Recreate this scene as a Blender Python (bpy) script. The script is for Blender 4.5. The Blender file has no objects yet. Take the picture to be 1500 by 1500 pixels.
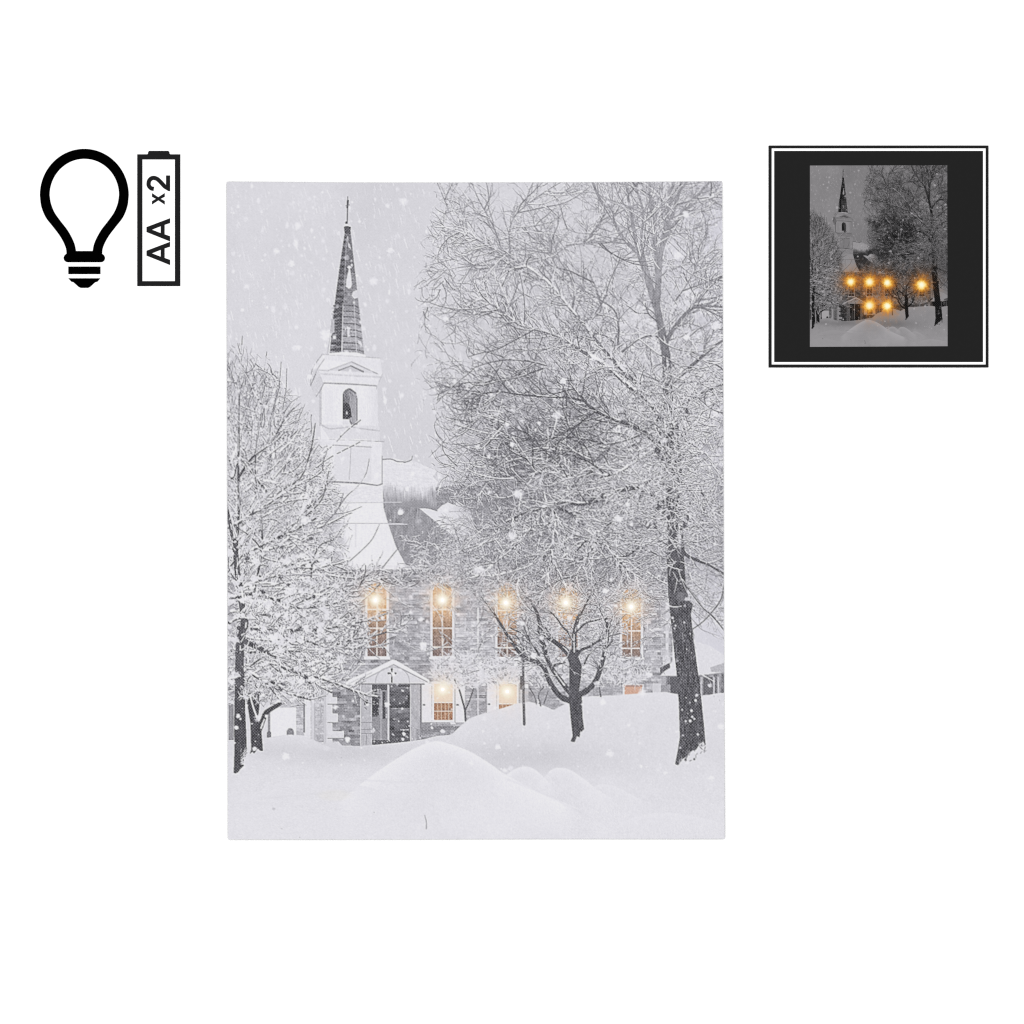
import bpy, math
import numpy as np

rng = np.random.default_rng(11)
scn = bpy.context.scene
COL = scn.collection

# ------------------------------------------------------------------ layout
S = 0.61875 / 1500.0          # metres per photo pixel on the wall
CAM_D = 2.2                   # camera distance from the wall
L_EFF = 1.30                  # light reaching the wall (radiance of a white sheet)

def wpt(px, py, d=0.0):
    """photo pixel -> world point on the plane lying d metres in front of the wall"""
    k = (CAM_D - d) / CAM_D
    return ((px - 750.0) * S * k, -d, (750.0 - py) * S * k + 0.75)

def srgb_lin(v):
    v = np.clip(np.asarray(v, dtype=np.float64) / 255.0, 0, 1)
    return np.where(v <= 0.04045, v / 12.92, ((v + 0.055) / 1.055) ** 2.4)

# ------------------------------------------------------------------ ink raster (the print's artwork)
SS = 2
RX0, RY0, RX1, RY1 = 326, 260, 1068, 1236
W, H = (RX1 - RX0) * SS, (RY1 - RY0) * SS
img = np.zeros((H, W, 3), np.float32)
lab = np.zeros((H, W), np.int16)
YY, XX = np.mgrid[0:H, 0:W].astype(np.float32)
XX = RX0 + (XX + 0.5) / SS
YY = RY0 + (YY + 0.5) / SS

LABELS = ['sky', 'spire', 'belfry', 'bell', 'tower', 'roof', 'stone_wall', 'window', 'shutter', 'porch', 'door',
          'annex', 'house', 'snow', 'lamp_post', 'trunk_a', 'crown_a', 'trunk_b', 'crown_b', 'trunk_c', 'crown_c',
          'trunk_d', 'crown_d', 'pipe', 'trunk_e', 'crown_e', 'trunk_f', 'crown_f']
LID = {n: i for i, n in enumerate(LABELS)}
WIN_BASE = 100                # each window gets its own id
SHUT_BASE = 150

def tint(g):
    g = np.asarray(g, np.float32)
    return np.stack([g, g - 1.0, g + 5.0], -1)

def vnoise(cell, seed=None, cellx=None):
    """smooth value noise over the raster, about -1..1; cell in photo pixels"""
    r = np.random.default_rng(seed) if seed is not None else rng
    cy = max(cell * SS, 1.0); cx = max((cellx or cell) * SS, 1.0)
    gh, gw = int(H / cy) + 3, int(W / cx) + 3
    g = r.standard_normal((gh, gw)).astype(np.float32) * 0.6
    fy = np.arange(H) / cy; fx = np.arange(W) / cx
    iy = fy.astype(int); ix = fx.astype(int)
    ty = (fy - iy)[:, None].astype(np.float32); tx = (fx - ix)[None, :].astype(np.float32)
    ty = ty * ty * (3 - 2 * ty); tx = tx * tx * (3 - 2 * tx)
    a = g[iy][:, ix]; b = g[iy][:, ix + 1]; c = g[iy + 1][:, ix]; d = g[iy + 1][:, ix + 1]
    return (a * (1 - tx) + b * tx) * (1 - ty) + (c * (1 - tx) + d * tx) * ty

N1 = vnoise(1.1, 1); N2 = vnoise(2.2, 2); N5 = vnoise(5, 3); N14 = vnoise(14, 4); N40 = vnoise(40, 5); N110 = vnoise(110, 6)
NB = vnoise(1.6, 7, 5)        # horizontal streaks
NV = vnoise(8, 8, 1.2)        # vertical streaks

def bbox(x0, y0, x1, y1):
    a = max(int((x0 - RX0) * SS) - 1, 0); b = min(int((x1 - RX0) * SS) + 2, W)
    c = max(int((y0 - RY0) * SS) - 1, 0); d = min(int((y1 - RY0) * SS) + 2, H)
    return a, b, c, d

def poly_mask(pts):
    pts = np.asarray(pts, np.float32)
    a, b, c, d = bbox(pts[:, 0].min(), pts[:, 1].min(), pts[:, 0].max(), pts[:, 1].max())
    if b <= a or d <= c: return None
    X = XX[c:d, a:b]; Y = YY[c:d, a:b]
    m = np.zeros(X.shape, bool)
    n = len(pts)
    for i in range(n):
        x0, y0 = pts[i]; x1, y1 = pts[(i + 1) % n]
        if y0 == y1: continue
        cr = ((Y >= y0) != (Y >= y1)) & (X < (x1 - x0) * (Y - y0) / (y1 - y0) + x0)
        m ^= cr
    return m, (slice(c, d), slice(a, b))

def fill(pts, g, a=1.0, label=None, grain=0.0, streak=0.0, vert=0.0, rgb=None):
    r = poly_mask(pts)
    if r is None: return
    m, sl = r
    if rgb is not None: c = np.broadcast_to(np.asarray(rgb, np.float32), img[sl].shape).copy()
    elif callable(g): c = tint(g(XX[sl], YY[sl]))
    else: c = np.broadcast_to(tint(g), img[sl].shape).copy()
    if grain: c += (N1[sl] * grain)[..., None]
    if streak: c += (NB[sl] * streak)[..., None]
    if vert: c += (NV[sl] * vert)[..., None]
    al = (m * a)[..., None]
    img[sl] = img[sl] * (1 - al) + c * al
    if label is not None:
        lab[sl][m] = label if isinstance(label, int) else LID[label]

def rect(x0, y0, x1, y1, g, **k):
    fill([(x0, y0), (x1, y0), (x1, y1), (x0, y1)], g, **k)

def smooth_path(pts, step=2.0):
    """Catmull-Rom through the points"""
    p = np.asarray(pts, np.float64)
    if len(p) < 3:
        n = max(2, int(np.linalg.norm(p[-1] - p[0]) / step) + 1)
        t = np.linspace(0, 1, n)[:, None]
        return p[0] * (1 - t) + p[-1] * t
    q = np.vstack([2 * p[0] - p[1], p, 2 * p[-1] - p[-2]])
    out = []
    for i in range(1, len(q) - 2):
        n = max(2, int(np.linalg.norm(q[i + 1] - q[i]) / step))
        t = np.linspace(0, 1, n, endpoint=False)[:, None]
        out.append(0.5 * (2 * q[i] + (q[i + 1] - q[i - 1]) * t + (2 * q[i - 1] - 5 * q[i] + 4 * q[i + 1] - q[i + 2]) * t ** 2
                          + (3 * q[i] - q[i - 1] - 3 * q[i + 1] + q[i + 2]) * t ** 3))
    out.append(p[-1:])
    return np.vstack(out)

def stroke(pts, w0, w1, g, a=1.0, label=None, rough=0.0, rgb=None, grain=0.0, smooth=True):
    p = smooth_path(pts) if smooth else np.asarray(pts, float)
    n = len(p)
    for i in range(n - 1):
        wa = (w0 + (w1 - w0) * i / max(n - 1, 1)) / 2
        wb = (w0 + (w1 - w0) * (i + 1) / max(n - 1, 1)) / 2
        if rough: wa *= 1 + rough * rng.uniform(-1, 1)
        x0, y0 = p[i]; x1, y1 = p[i + 1]
        e = max(wa, wb) + 1
        A, B, C, D = bbox(min(x0, x1) - e, min(y0, y1) - e, max(x0, x1) + e, max(y0, y1) + e)
        if B <= A or D <= C: continue
        sl = (slice(C, D), slice(A, B))
        X = XX[sl] - x0; Y = YY[sl] - y0
        dx, dy = x1 - x0, y1 - y0
        L2 = dx * dx + dy * dy + 1e-9
        t = np.clip((X * dx + Y * dy) / L2, 0, 1)
        dist = np.hypot(X - t * dx, Y - t * dy)
        cov = np.clip((wa + (wb - wa) * t - dist) * SS + 0.5, 0, 1)
        if wa * SS < 0.5: cov = cov * (wa * SS * 2)
        c = np.asarray(rgb, np.float32) if rgb is not None else tint(g(y0) if callable(g) else g)
        if grain: c = c + (N1[sl] * grain + NV[sl] * grain)[..., None]
        al = (cov * a)[..., None]
        img[sl] = img[sl] * (1 - al) + c * al
        if label is not None:
            lab[sl][cov > 0.5] = LID[label] if isinstance(label, str) else label

# --- vectorised fine twigs -------------------------------------------------
def resample(pts, K=24):
    p = smooth_path(pts, 1.5)
    d = np.r_[0, np.cumsum(np.linalg.norm(np.diff(p, axis=0), axis=1))]
    t = np.linspace(0, d[-1], K)
    return np.stack([np.interp(t, d, p[:, 0]), np.interp(t, d, p[:, 1])], -1)

def grow(par, n, a_lo, a_hi, l_lo, l_hi, bend=0.5, up=0.0, K=24, tmin=0.1, tmax=1.0, wob=0.07, weights=None):
    """n children curves from random points of the parent curves (N,K,2)"""
    seg = np.linalg.norm(np.diff(par, axis=1), axis=2).sum(1)
    pr = seg / seg.sum() if weights is None else seg * weights / (seg * weights).sum()
    i = rng.choice(len(par), n, p=pr)
    Kp = par.shape[1]
    k = np.clip((rng.uniform(tmin, tmax, n) * (Kp - 1)).astype(int), 0, Kp - 2)
    o = par[i, k]
    d = par[i, k + 1] - o
    th = np.arctan2(d[:, 1], d[:, 0])
    side = np.where(rng.random(n) < 0.5, -1, 1)
    th = th + side * np.radians(rng.uniform(a_lo, a_hi, n))
    ln = rng.uniform(l_lo, l_hi, n) * (0.6 + 0.4 * rng.random(n))
    bend = bend * .55
    cur = rng.normal(0, bend, n) - side * bend * 0.5
    return curves(o, th, ln, cur, up, K, wob)

def curves(o, th, ln, cur, up=0.0, K=24, wob=0.07):
    n = len(o)
    P = np.zeros((n, K, 2)); P[:, 0] = o
    t = th.copy()
    st = ln / (K - 1)
    w = np.zeros(n)
    for j in range(1, K):
        w = 0.7 * w + rng.normal(0, wob, n)
        t = t + cur / (K - 1) + w * 0.5
        if up: t = t + up / (K - 1) * np.sin(-math.pi / 2 - t)
        P[:, j, 0] = P[:, j - 1, 0] + np.cos(t) * st
        P[:, j, 1] = P[:, j - 1, 1] + np.sin(t) * st
    return P

def splat(P, w, val, a=1.0, taper=0.6, dy=0.0, dash=0.0, label=None, lab_thr=0.5, rgb=None):
    """thin curves with area coverage; w, val per curve (photo pixels, grey)"""
    n, K, _ = P.shape
    if n == 0: return
    seg = np.linalg.norm(np.diff(P, axis=1), axis=2).sum(1)
    M = int(np.clip(np.percentile(seg, 95) * SS / 0.8, 4, 400))
    tt = np.linspace(0, K - 1.001, M)
    i0 = tt.astype(int); f = (tt - i0)[None, :, None]
    Q = P[:, i0] * (1 - f) + P[:, i0 + 1] * f
    T = Q.copy()
    D = P[:, i0 + 1] - P[:, i0]
    D /= np.linalg.norm(D, axis=2, keepdims=True) + 1e-9
    ws = (w[:, None] * SS) * (1 - taper * tt[None] / K)
    ds = (seg / M * SS)[:, None]
    wt0 = ws * ds
    if dash:
        dn = rng.random((n, M // 5 + 2))
        wt0 = wt0 * (np.repeat(dn, 5, 1)[:, :M] > dash)
    nl = int(max(1, math.ceil(np.percentile(ws, 90) / 1.2)))
    acc = np.zeros(H * W); accv = np.zeros(H * W)
    vv = np.broadcast_to(val[:, None], (n, M))
    for q in range(nl):
        off = ((q + 0.5) / nl - 0.5) * ws
        x = (Q[..., 0] - RX0) * SS - 0.5 - D[..., 1] * off
        y = (Q[..., 1] + dy - RY0) * SS - 0.5 + D[..., 0] * off
        ok = (x > 1) & (x < W - 2) & (y > 1) & (y < H - 2)
        xx = x[ok]; yy = y[ok]; wt = (wt0 / nl)[ok]; vq = vv[ok]
        ix = xx.astype(int); iy = yy.astype(int); fx = xx - ix; fy = yy - iy
        for ox, oy, c in ((0, 0, (1 - fx) * (1 - fy)), (1, 0, fx * (1 - fy)), (0, 1, (1 - fx) * fy), (1, 1, fx * fy)):
            idx = (iy + oy) * W + ix + ox
            acc += np.bincount(idx, wt * c, H * W)
            accv += np.bincount(idx, wt * c * vq, H * W)
    cov = np.clip(acc, 0, 1).reshape(H, W).astype(np.float32)
    v = (accv / np.maximum(acc, 1e-6)).reshape(H, W).astype(np.float32)
    al = (cov * a)[..., None]
    img[:] = img * (1 - al) + tint(v) * al
    if label is not None:
        lab[cov > lab_thr] = LID[label]

def in_poly(pts, P):
    pts = np.asarray(pts, float); x = P[..., 0]; y = P[..., 1]
    m = np.zeros(x.shape, bool)
    for i in range(len(pts)):
        x0, y0 = pts[i]; x1, y1 = pts[(i + 1) % len(pts)]
        if y0 == y1: continue
        m ^= ((y >= y0) != (y >= y1)) & (x < (x1 - x0) * (y - y0) / (y1 - y0) + x0)
    return m

def sample(field, P):
    x = np.clip(((P[..., 0] - RX0) * SS).astype(int), 0, W - 1)
    y = np.clip(((P[..., 1] - RY0) * SS).astype(int), 0, H - 1)
    return field[y, x]

def blob(x, y, r, g, a=1.0, soft=0.5, sx=1.0, sy=1.0, rgb=None, wob=0.0):
    e = r * max(sx, sy) * 1.6 + 2
    A, B, C, D = bbox(x - e, y - e, x + e, y + e)
    if B <= A or D <= C: return
    sl = (slice(C, D), slice(A, B))
    q = np.hypot((XX[sl] - x) / sx, (YY[sl] - y) / sy)
    if wob:
        q = q + wob * r * N2[sl]
    cov = np.clip((r - q) / max(soft * r, 0.4) + 0.5, 0, 1)
    c = np.asarray(rgb, np.float32) if rgb is not None else tint(g)
    al = (cov * a)[..., None]
    img[sl] = img[sl] * (1 - al) + c * al

# ================================================================== PAINT: sky
img[:] = tint(213 + N110 * 3 + N40 * 1.5 + N14 * 1.2 + N2 * 0.8 - 5 * np.exp(-((XX - 580) / 90) ** 2 - ((YY - 640) / 90) ** 2))
img[..., 0] -= 3 * np.clip((XX - 940) / 120, 0, 1); img[..., 1] -= 3 * np.clip((XX - 940) / 120, 0, 1)

def streaks(n, x0, x1, y0, y1, g, a):
    o = np.stack([rng.uniform(x0, x1, n), rng.uniform(y0, y1, n)], -1)
    P = curves(o, np.radians(rng.normal(76, 5, n)), rng.uniform(4, 15, n), np.zeros(n), K=4, wob=0)
    splat(P, rng.uniform(0.7, 1.8, n), np.full(n, float(g)), a=a, taper=0.2)
streaks(520, 333, 680, 268, 720, 226, 0.6)
streaks(260, 333, 680, 268, 720, 234, 0.65)

# ================================================================== church
def bricks(poly, base, var, row=5.2, wlo=7, whi=22, mortar=22, a=1.0, label='stone_wall'):
    p = np.asarray(poly, float)
    x0, y0 = p.min(0); x1, y1 = p.max(0)
    r = poly_mask(poly)
    m, sl = r
    lay = np.zeros(m.shape, np.float32)
    X = XX[sl]; Y = YY[sl]
    y = y0
    while y < y1:
        h = row * rng.uniform(0.75, 1.25)
        ja = np.searchsorted(Y[:, 0], y); jb = np.searchsorted(Y[:, 0], y + h)
        x = x0 - rng.uniform(0, whi)
        rowv = rng.normal(0, var * 0.3)
        while x < x1:
            w = rng.uniform(wlo, whi)
            ia = np.searchsorted(X[0], x); ib = np.searchsorted(X[0], x + w)
            if jb > ja and ib > ia:
                b = base(x, y) if callable(base) else base
                lay[ja:jb, ia:ib] = b + rng.normal(0, var) + rowv
                lay[ja:ja + 1, ia:ib] += mortar
                lay[ja:jb, ia:ia + 1] += mortar * 0.6
            x += w
        y += h
    c = tint(lay + N1[sl] * 15 + NB[sl] * 17 + N5[sl] * 3 + N14[sl] * 4)
    al = (m * a)[..., None]
    img[sl] = img[sl] * (1 - al) + c * al
    lab[sl][m] = LID[label]

# far white building, wing and left things
rect(333, 1020, 398, 1090, 214, label='annex', grain=3)
rect(396, 1034, 436, 1084, 229, label='annex', grain=2)
fill([(396, 1037), (415, 1022), (440, 1020), (440, 1036)], 190, label='annex', grain=14)
rect(335, 1030, 342, 1084, 150, label='annex', grain=14, vert=10)
stroke([(394, 1044), (394, 1074)], 3, 3, 140, label='annex')
stroke([(394, 1074), (394, 1086)], 6, 5, 120, label='annex')
fill([(420, 1079), (420, 1071), (422, 1067.5), (426, 1066.5), (429, 1068), (430.5, 1072), (430.5, 1079)], 138, label='annex', grain=18)

# main roof behind the crowns and its snow
fill([(559, 672), (604, 675), (640, 688), (700, 700), (985, 720), (1000, 840), (590, 838), (562, 745)],
     lambda x, y: 206 - 46 * np.clip((y - 705) / 45, 0, 1), label='roof', grain=12, vert=10)
fill([(559, 672), (580, 671.5), (592, 675), (606, 675), (640, 690), (634, 698), (642, 706), (638, 716), (648, 724), (660, 746), (612, 747), (559, 745)],
     lambda x, y: 223 - 72 * np.clip((y - 709 + 9 * sample(N14, np.stack([x, y], -1)) + 6 * sample(NV, np.stack([x, y], -1)) - (x - 600) * .06) / 26, 0, 1) ** 1.2, label='roof', grain=5, streak=5)
stroke([(559, 673), (573, 672.5), (582, 676), (592, 676.5)], 1.4, 1.2, 140, label='roof')
stroke([(592, 677.5), (602, 674), (604, 668)], 1.3, 1.0, 135, label='roof')
fill([(560, 741), (612, 744), (640, 768), (692, 806), (705, 838), (598, 838), (580, 800), (569, 768)],
     lambda x, y: 151 + 5 * np.sin(x * 0.35 + y * 0.2), label='roof', grain=14, streak=4, vert=14)
fill([(638, 714), (690, 708), (705, 738), (662, 744), (640, 742)], lambda x, y: 142 + 10 * np.sin(y * 0.9), a=.8, label='roof', grain=30)
fill([(612, 743), (640, 747), (648, 740), (656, 736), (664, 739), (672, 735), (684, 742), (690, 752), (700, 790), (690, 800), (664, 786), (638, 764)],
     222, label='roof', grain=4)
stroke([(613, 744), (626, 744), (640, 748)], 1.2, 1.6, 140)

# skirt under the tower
fill([(466, 704), (560, 709), (562, 744), (569, 768), (580, 800), (600, 838), (505, 838), (478, 812), (462, 770)],
     lambda x, y: 229 + 2 * np.sin(x * 0.05), label='tower', grain=3, vert=3)
rect(470, 712, 559, 735, 218, a=0.55, grain=7, streak=9)
for (x0, y0, x1, y1, v) in ((487, 766.5, 590, 766.8, 193), (470, 737.5, 588, 735.5, 199), (521, 767, 521, 800, 208), (568, 768, 597, 768, 215)):
    stroke([(x0, y0), (x1, y1)], 1.1, 1.1, v)

# tower box
fill([(470, 640), (559.5, 646), (560, 709), (467, 704)], lambda x, y: 225 - 3 * (x < 485), label='tower', grain=3, vert=3)
fill([(492, 653), (544, 655.5), (544, 706), (486, 704)], 219, label='tower', grain=3)
stroke([(559.8, 668), (559.8, 709)], 1.3, 1.3, 172)
stroke([(466, 702.5), (478, 706)], 3.0, 2.2, 134); stroke([(478, 705.5), (505, 706.6), (532, 708)], 2.2, 2.4, 158, grain=14)
stroke([(532, 708), (552, 710.8), (560, 708.5)], 2.0, 1.8, 158)
stroke([(483, 643), (510, 644), (563, 647)], 1.8, 1.2, 178); stroke([(490, 652), (544, 655)], 1.2, 1.2, 176)
stroke([(514, 656), (513, 680), (511.5, 702)], 0.9, 1.0, 184)
# belfry
fill([(468, 562), (553, 565), (554, 646), (470, 643)], lambda x, y: 228 - 7 * np.clip((x - 536) / 16, 0, 1), label='belfry', grain=3, vert=3)
rect(467.5, 566, 471.2, 624, 196, label='belfry', grain=6)
rect(476, 572, 488, 618, 224, a=0.7)
fill([(469, 622), (556, 624), (556, 644), (482, 642)], 217, label='belfry', grain=4)
stroke([(471, 622.5), (483, 628), (498, 627), (514, 625.5), (530, 628), (556, 631)], 2.2, 1.8, 196, grain=6)
fill([(472, 519), (557, 524.5), (560, 547.5), (552.5, 565), (474, 561), (462, 582), (454, 563), (458, 540)], 224, label='belfry', grain=3, vert=2)
fill([(458, 540), (466, 541), (474, 561), (462, 582), (454, 563)], 208, label='belfry', grain=9)
fill([(476, 527), (512, 531), (482, 541), (467, 540)], 230)
fill([(482, 542.6), (515, 529.5), (551, 547)], 211, label='belfry', grain=4)
fill([(496, 542.8), (514, 536), (532, 544.4)], 199, label='belfry')
stroke([(496, 542.6), (514, 536)], 1.6, 1.2, 150, smooth=False); stroke([(514, 536), (532, 544.4)], 1.8, 2.4, 140, smooth=False)
stroke([(480, 543), (515, 530)], 1.0, 1.0, 186); stroke([(515, 530), (553, 547.6)], 1.2, 1.2, 170)
stroke([(466, 542), (482, 543.3)], 1.0, 1.0, 196)
stroke([(470, 547.5), (510, 550), (558, 552.5)], 2.4, 2.4, 208, grain=6)
stroke([(474.5, 561), (510, 562.5), (552, 565.2)], 1.6, 1.4, 163, grain=10)
stroke([(552, 565.5), (551.8, 570)], 1.2, 0.8, 180); stroke([(560.5, 548), (555, 560)], 1.0, 1.2, 190)
for pts, v in ((((472, 519), (458, 540), (454.5, 563)), 175), (((475, 526), (465, 541), (460, 556)), 184), (((474, 562), (469, 572), (463, 581)), 168),
               (((462, 548), (455, 565)), 150), (((472, 519), (515, 521.5), (557, 524.5)), 190)):
    stroke(pts, 1.2, 1.2, v, grain=10)
arch = [(502, 621.5), (502, 580), (503, 574.5), (506, 571), (511, 569.5), (518, 572), (522, 577), (523.6, 583), (523.6, 622), (514, 622), (512, 618)]
fill(arch, lambda x, y: 118 + 50 * np.clip((x - 508) / 12, 0, 1) + 10 * (y < 580), label='bell', grain=24)
stroke([(503, 578), (511, 570), (521, 576)], 2.2, 2.2, 122, label='bell')
fill([(518, 580), (522, 584), (523, 620), (516, 621), (512, 600), (512, 585)], 170, a=0.5)
stroke([(522.8, 584), (522.8, 621)], 1.6, 1.6, 138)
fill([(502, 592), (505, 590), (511, 590.5), (513.5, 598), (515.5, 611), (511, 612.5), (508, 614.5), (506, 612.5), (502, 612)], 68, label='bell', grain=26)
fill([(506.2, 607), (508, 600.5), (509.8, 607)], 170)
rect(502, 614, 512, 622, 218)

# spire
Lf = [(505.2, 340), (509.5, 340), (507, 390), (503.2, 440), (500.3, 517), (483, 519), (489.8, 450), (497.5, 392)]
Rf = [(509.5, 340), (513.6, 338), (519, 390), (525.3, 444), (533.6, 520), (522, 516.5), (500.3, 516), (503.2, 440), (507, 390)]
fill(Lf, lambda x, y: 98 + 22 * np.sin(y * 0.72) + 14 * np.clip((y - 440) / 60, 0, 1), label='spire', grain=26, streak=22)
fill(Rf, lambda x, y: 142 + 26 * np.clip((y - 430) / 50, 0, 1) - 26 * (y < 400), label='spire', grain=20, streak=16)
yy = 447.0
while yy < 517:
    k = (yy - 440) / 77
    stroke([(503.2 - 2.9 * k, yy), (519.5 + 3 * k, yy + 1)], 1.5, 1.5, 98, a=0.85, grain=12)
    stroke([(519.5 + 3 * k, yy + 1), (525 + 8.2 * k, yy + 4)], 1.5, 1.3, 108, a=0.8, grain=12)
    stroke([(489.5 - 5 * k, yy + 1), (503 - 2.9 * k, yy - 1)], 2.2, 2.4, 78, a=0.7, grain=14)
    stroke([(487 - 4 * k, yy + 4.5), (495 - 3 * k, yy + 3.5)], 2.6, 1.2, 178, a=0.55)
    yy += rng.uniform(8.2, 9.8)
stroke([(502.6, 445), (500.8, 516)], 1.4, 2.2, 206, a=0.7); stroke([(518.5, 440), (522.4, 516)], 1.2, 1.6, 205, a=0.6)
stroke([(507.5, 350), (504, 428)], 1.6, 1.4, 170, a=0.7)
for pts, v in (([(511.5, 389), (513.5, 396), (515.5, 414), (515, 421), (511, 423), (506.5, 420), (507.5, 410), (510, 398)], 232),
               ([(508, 392), (511.5, 388.5), (515.5, 392), (512, 394.5)], 222), ([(509, 354), (513, 358), (514.5, 366), (510, 362)], 205),
               ([(508, 345), (510.5, 348), (510, 357), (508.5, 355)], 190), ([(517, 427), (523, 425), (524.5, 436), (519, 438), (515, 433)], 222),
               ([(508, 478), (513, 480), (512, 490), (514, 493), (509, 494)], 216), ([(505, 479), (508, 480), (507, 484), (505, 484)], 205),
               ([(524, 498), (529, 500), (530, 506), (525, 504)], 214), ([(485, 470), (490, 468), (490, 486), (485, 490)], 190)):
    fill(pts, v, a=0.9)
stroke([(513.8, 340), (519.4, 390), (525.8, 444), (534, 519)], 1.0, 1.0, 205, a=0.4)
stroke([(488, 460), (480, 517)], 0.9, 0.9, 176)
fill([(504, 332), (508, 331), (514, 332.5), (512.5, 343), (505, 342)], 82, label='spire', grain=20)
stroke([(509.5, 288), (508.6, 325)], 1.2, 1.6, 112, label='spire', smooth=False)
stroke([(509.6, 294), (508.8, 304)], 2.6, 2.6, 95, label='spire', smooth=False)
stroke([(507, 301.5), (511.5, 300)], 1.3, 1.3, 120, label='spire')
blob(507.5, 326.3, 1.9, 92, soft=0.4)
fill([(483, 517), (500, 515.5), (522, 516), (536, 520), (536, 523), (500, 520.5), (482, 520)], 229)

# stone walls
wall_front = [(484, 838), (985, 838), (985, 1070), (640, 1095), (484, 1100)]
def wbase(x, y):
    b = 180 + 6 * math.sin(x * 0.03) + 4 * math.sin(y * 0.11)
    if y < 852: b -= 34
    if y > 1005 and x < 530: b -= 40
    elif y > 1060: b -= 25
    if 966 < y < 1000: b -= 8
    return b
bricks(wall_front, wbase, 15, row=4.2, wlo=5, whi=19, mortar=-26)
rect(505, 834, 990, 842, lambda x, y: 128 + 18 * np.sin(x * 0.7), a=0.75, grain=28, label='stone_wall')
rect(500, 828, 990, 834.5, 224, a=0.8, grain=8, label='roof')
bricks([(434, 985), (482, 985), (482, 1100), (434, 1092)], 193, 9, mortar=-16)
for x0, x1, v in ((445.5, 455, 222), (456, 460.5, 208), (474, 479, 200), (478, 487, 214)):
    rect(x0, 1010, x1, 1092, v, label='stone_wall', grain=4)
rect(444.6, 1030, 446.4, 1073, 124); rect(460.5, 1020, 461.5, 1090, 170)
rect(469.5, 1030, 470.5, 1060, 165)
for (x0, y0, x1, y1) in ((480, 1021, 494, 1031), (480, 1045, 495, 1058), (480, 1071, 504, 1081), (480, 1000, 492, 1008)):
    rect(x0, y0, x1, y1, 216, label='stone_wall', grain=6); stroke([(x0, y1 + .5), (x1, y1 + .5)], 1, 1, 140)
rect(700 - 1.2, 890, 701.4, 1056, 224, label='pipe'); rect(698, 904, 714, 905.6, 216)
rect(975, 875, 979.5, 968, 214, label='pipe'); rect(970.5, 962, 982, 975, 205, grain=12)
for y in range(880, 970, 18): rect(968, y, 982, y + 8, 196, a=0.7, grain=10)

# arched upper windows
WINDOWS = []
def upper_window(i, x0, x1, y0, y1, warm_y):
    ident = WIN_BASE + len(WINDOWS); WINDOWS.append('window')
    m = (x0 + x1) / 2; hw = (x1 - x0) / 2
    archp = lambda e: [(x0 - e, y1 + e * 0.5), (x0 - e, y0 + hw)] + [(m + (hw + e) * math.cos(t), y0 + hw - (hw + e) * math.sin(t)) for t in np.linspace(math.pi, 0, 13)] + [(x1 + e, y1 + e * .5)]
    fill(archp(4.0), 219, label=ident, grain=5)
    r = poly_mask(archp(0)); mm, sl = r
    k = np.exp(-np.clip(YY[sl] - warm_y, 0, 999) / 34)[..., None]
    dark = np.array([104, 90, 94], np.float32); warm = np.array([212, 166, 122], np.float32)
    c = dark * (1 - k) + warm * k + (N1[sl] * 24 + NV[sl] * 14 + N2[sl] * 14 + N5[sl] * 10)[..., None]
    img[sl] = np.where(mm[..., None], c, img[sl])
    stroke([(m, y0 + 4), (m, y1)], 2.4, 2.4, 0, rgb=(226, 212, 204), a=.85, rough=.2, smooth=False)
    n = 4
    for q in range(1, n):
        y = y0 + (y1 - y0) * (0.24 + 0.255 * (q - 0.5))
        rect(x0, y - 1.2, x1, y + 1.2, 0, rgb=(230, 214, 204))
    for e in (-hw / 2, hw / 2):
        stroke([(m + e, y0 + hw), (m + e, y1)], 0.7, 0.7, 0, rgb=(170, 140, 125), a=0.6, smooth=False)
    rect(x0 - 5.5, y1 + 1, x1 + 5.5, y1 + 5, 225, label=ident)
    stroke([(x0 - 4.2, y0 + hw), (x0 - 4.2, y1)], .8, .8, 168); stroke([(x1 + 4.2, y0 + hw), (x1 + 4.2, y1)], .8, .8, 168)
for i, (x0, x1, y0, y1, wy) in enumerate(((538.5, 566, 853, 961, 893), (634, 662, 853, 961, 897), (729, 757, 855, 962, 900), (818, 846, 858, 962, 905), (911.5, 938.5, 862, 962, 912))):
    upper_window(i, x0, x1, y0, y1, wy)
# lower windows
def lower_window(x0, x1, y0, y1, ymid, lit=True):
    ident = WIN_BASE + len(WINDOWS); WINDOWS.append('window')
    rect(x0 - 3.5, y0 - 4, x1 + 3.5, y1 + 2, 222, label=ident, grain=4)
    rect(x0, y0, x1, ymid, 0, rgb=(226, 206, 188), grain=6)
    rect(x0, ymid, x1, y1, 0, rgb=(158, 112, 82), grain=30)
    rect(x0, ymid - 1.2, x1, ymid + 1.2, 0, rgb=(236, 218, 204))
    for q in range(1, 5): stroke([(x0 + (x1 - x0) * q / 5, ymid), (x0 + (x1 - x0) * q / 5, y1)], 1.0, 1.0, 0, rgb=(214, 182, 158), smooth=False)
    rect(x0, (ymid + y1) / 2 - .6, x1, (ymid + y1) / 2 + .6, 0, rgb=(224, 196, 174))
    rect(x0 - 5, y1 + 2, x1 + 5, y1 + 6.5, 218, label=ident, grain=4)
lower_window(635.8, 663, 1002, 1054.5, 1029)
lower_window(731, 757, 1002, 1054, 1031)
ident = WIN_BASE + len(WINDOWS); WINDOWS.append('window')
rect(912, 1002, 943, 1030, 214, label=ident, grain=5); rect(915, 1005.5, 940, 1026, 0, rgb=(206, 162, 140), grain=12)
rect(914, 1003.5, 941, 1006, 0, rgb=(168, 136, 126))
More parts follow.
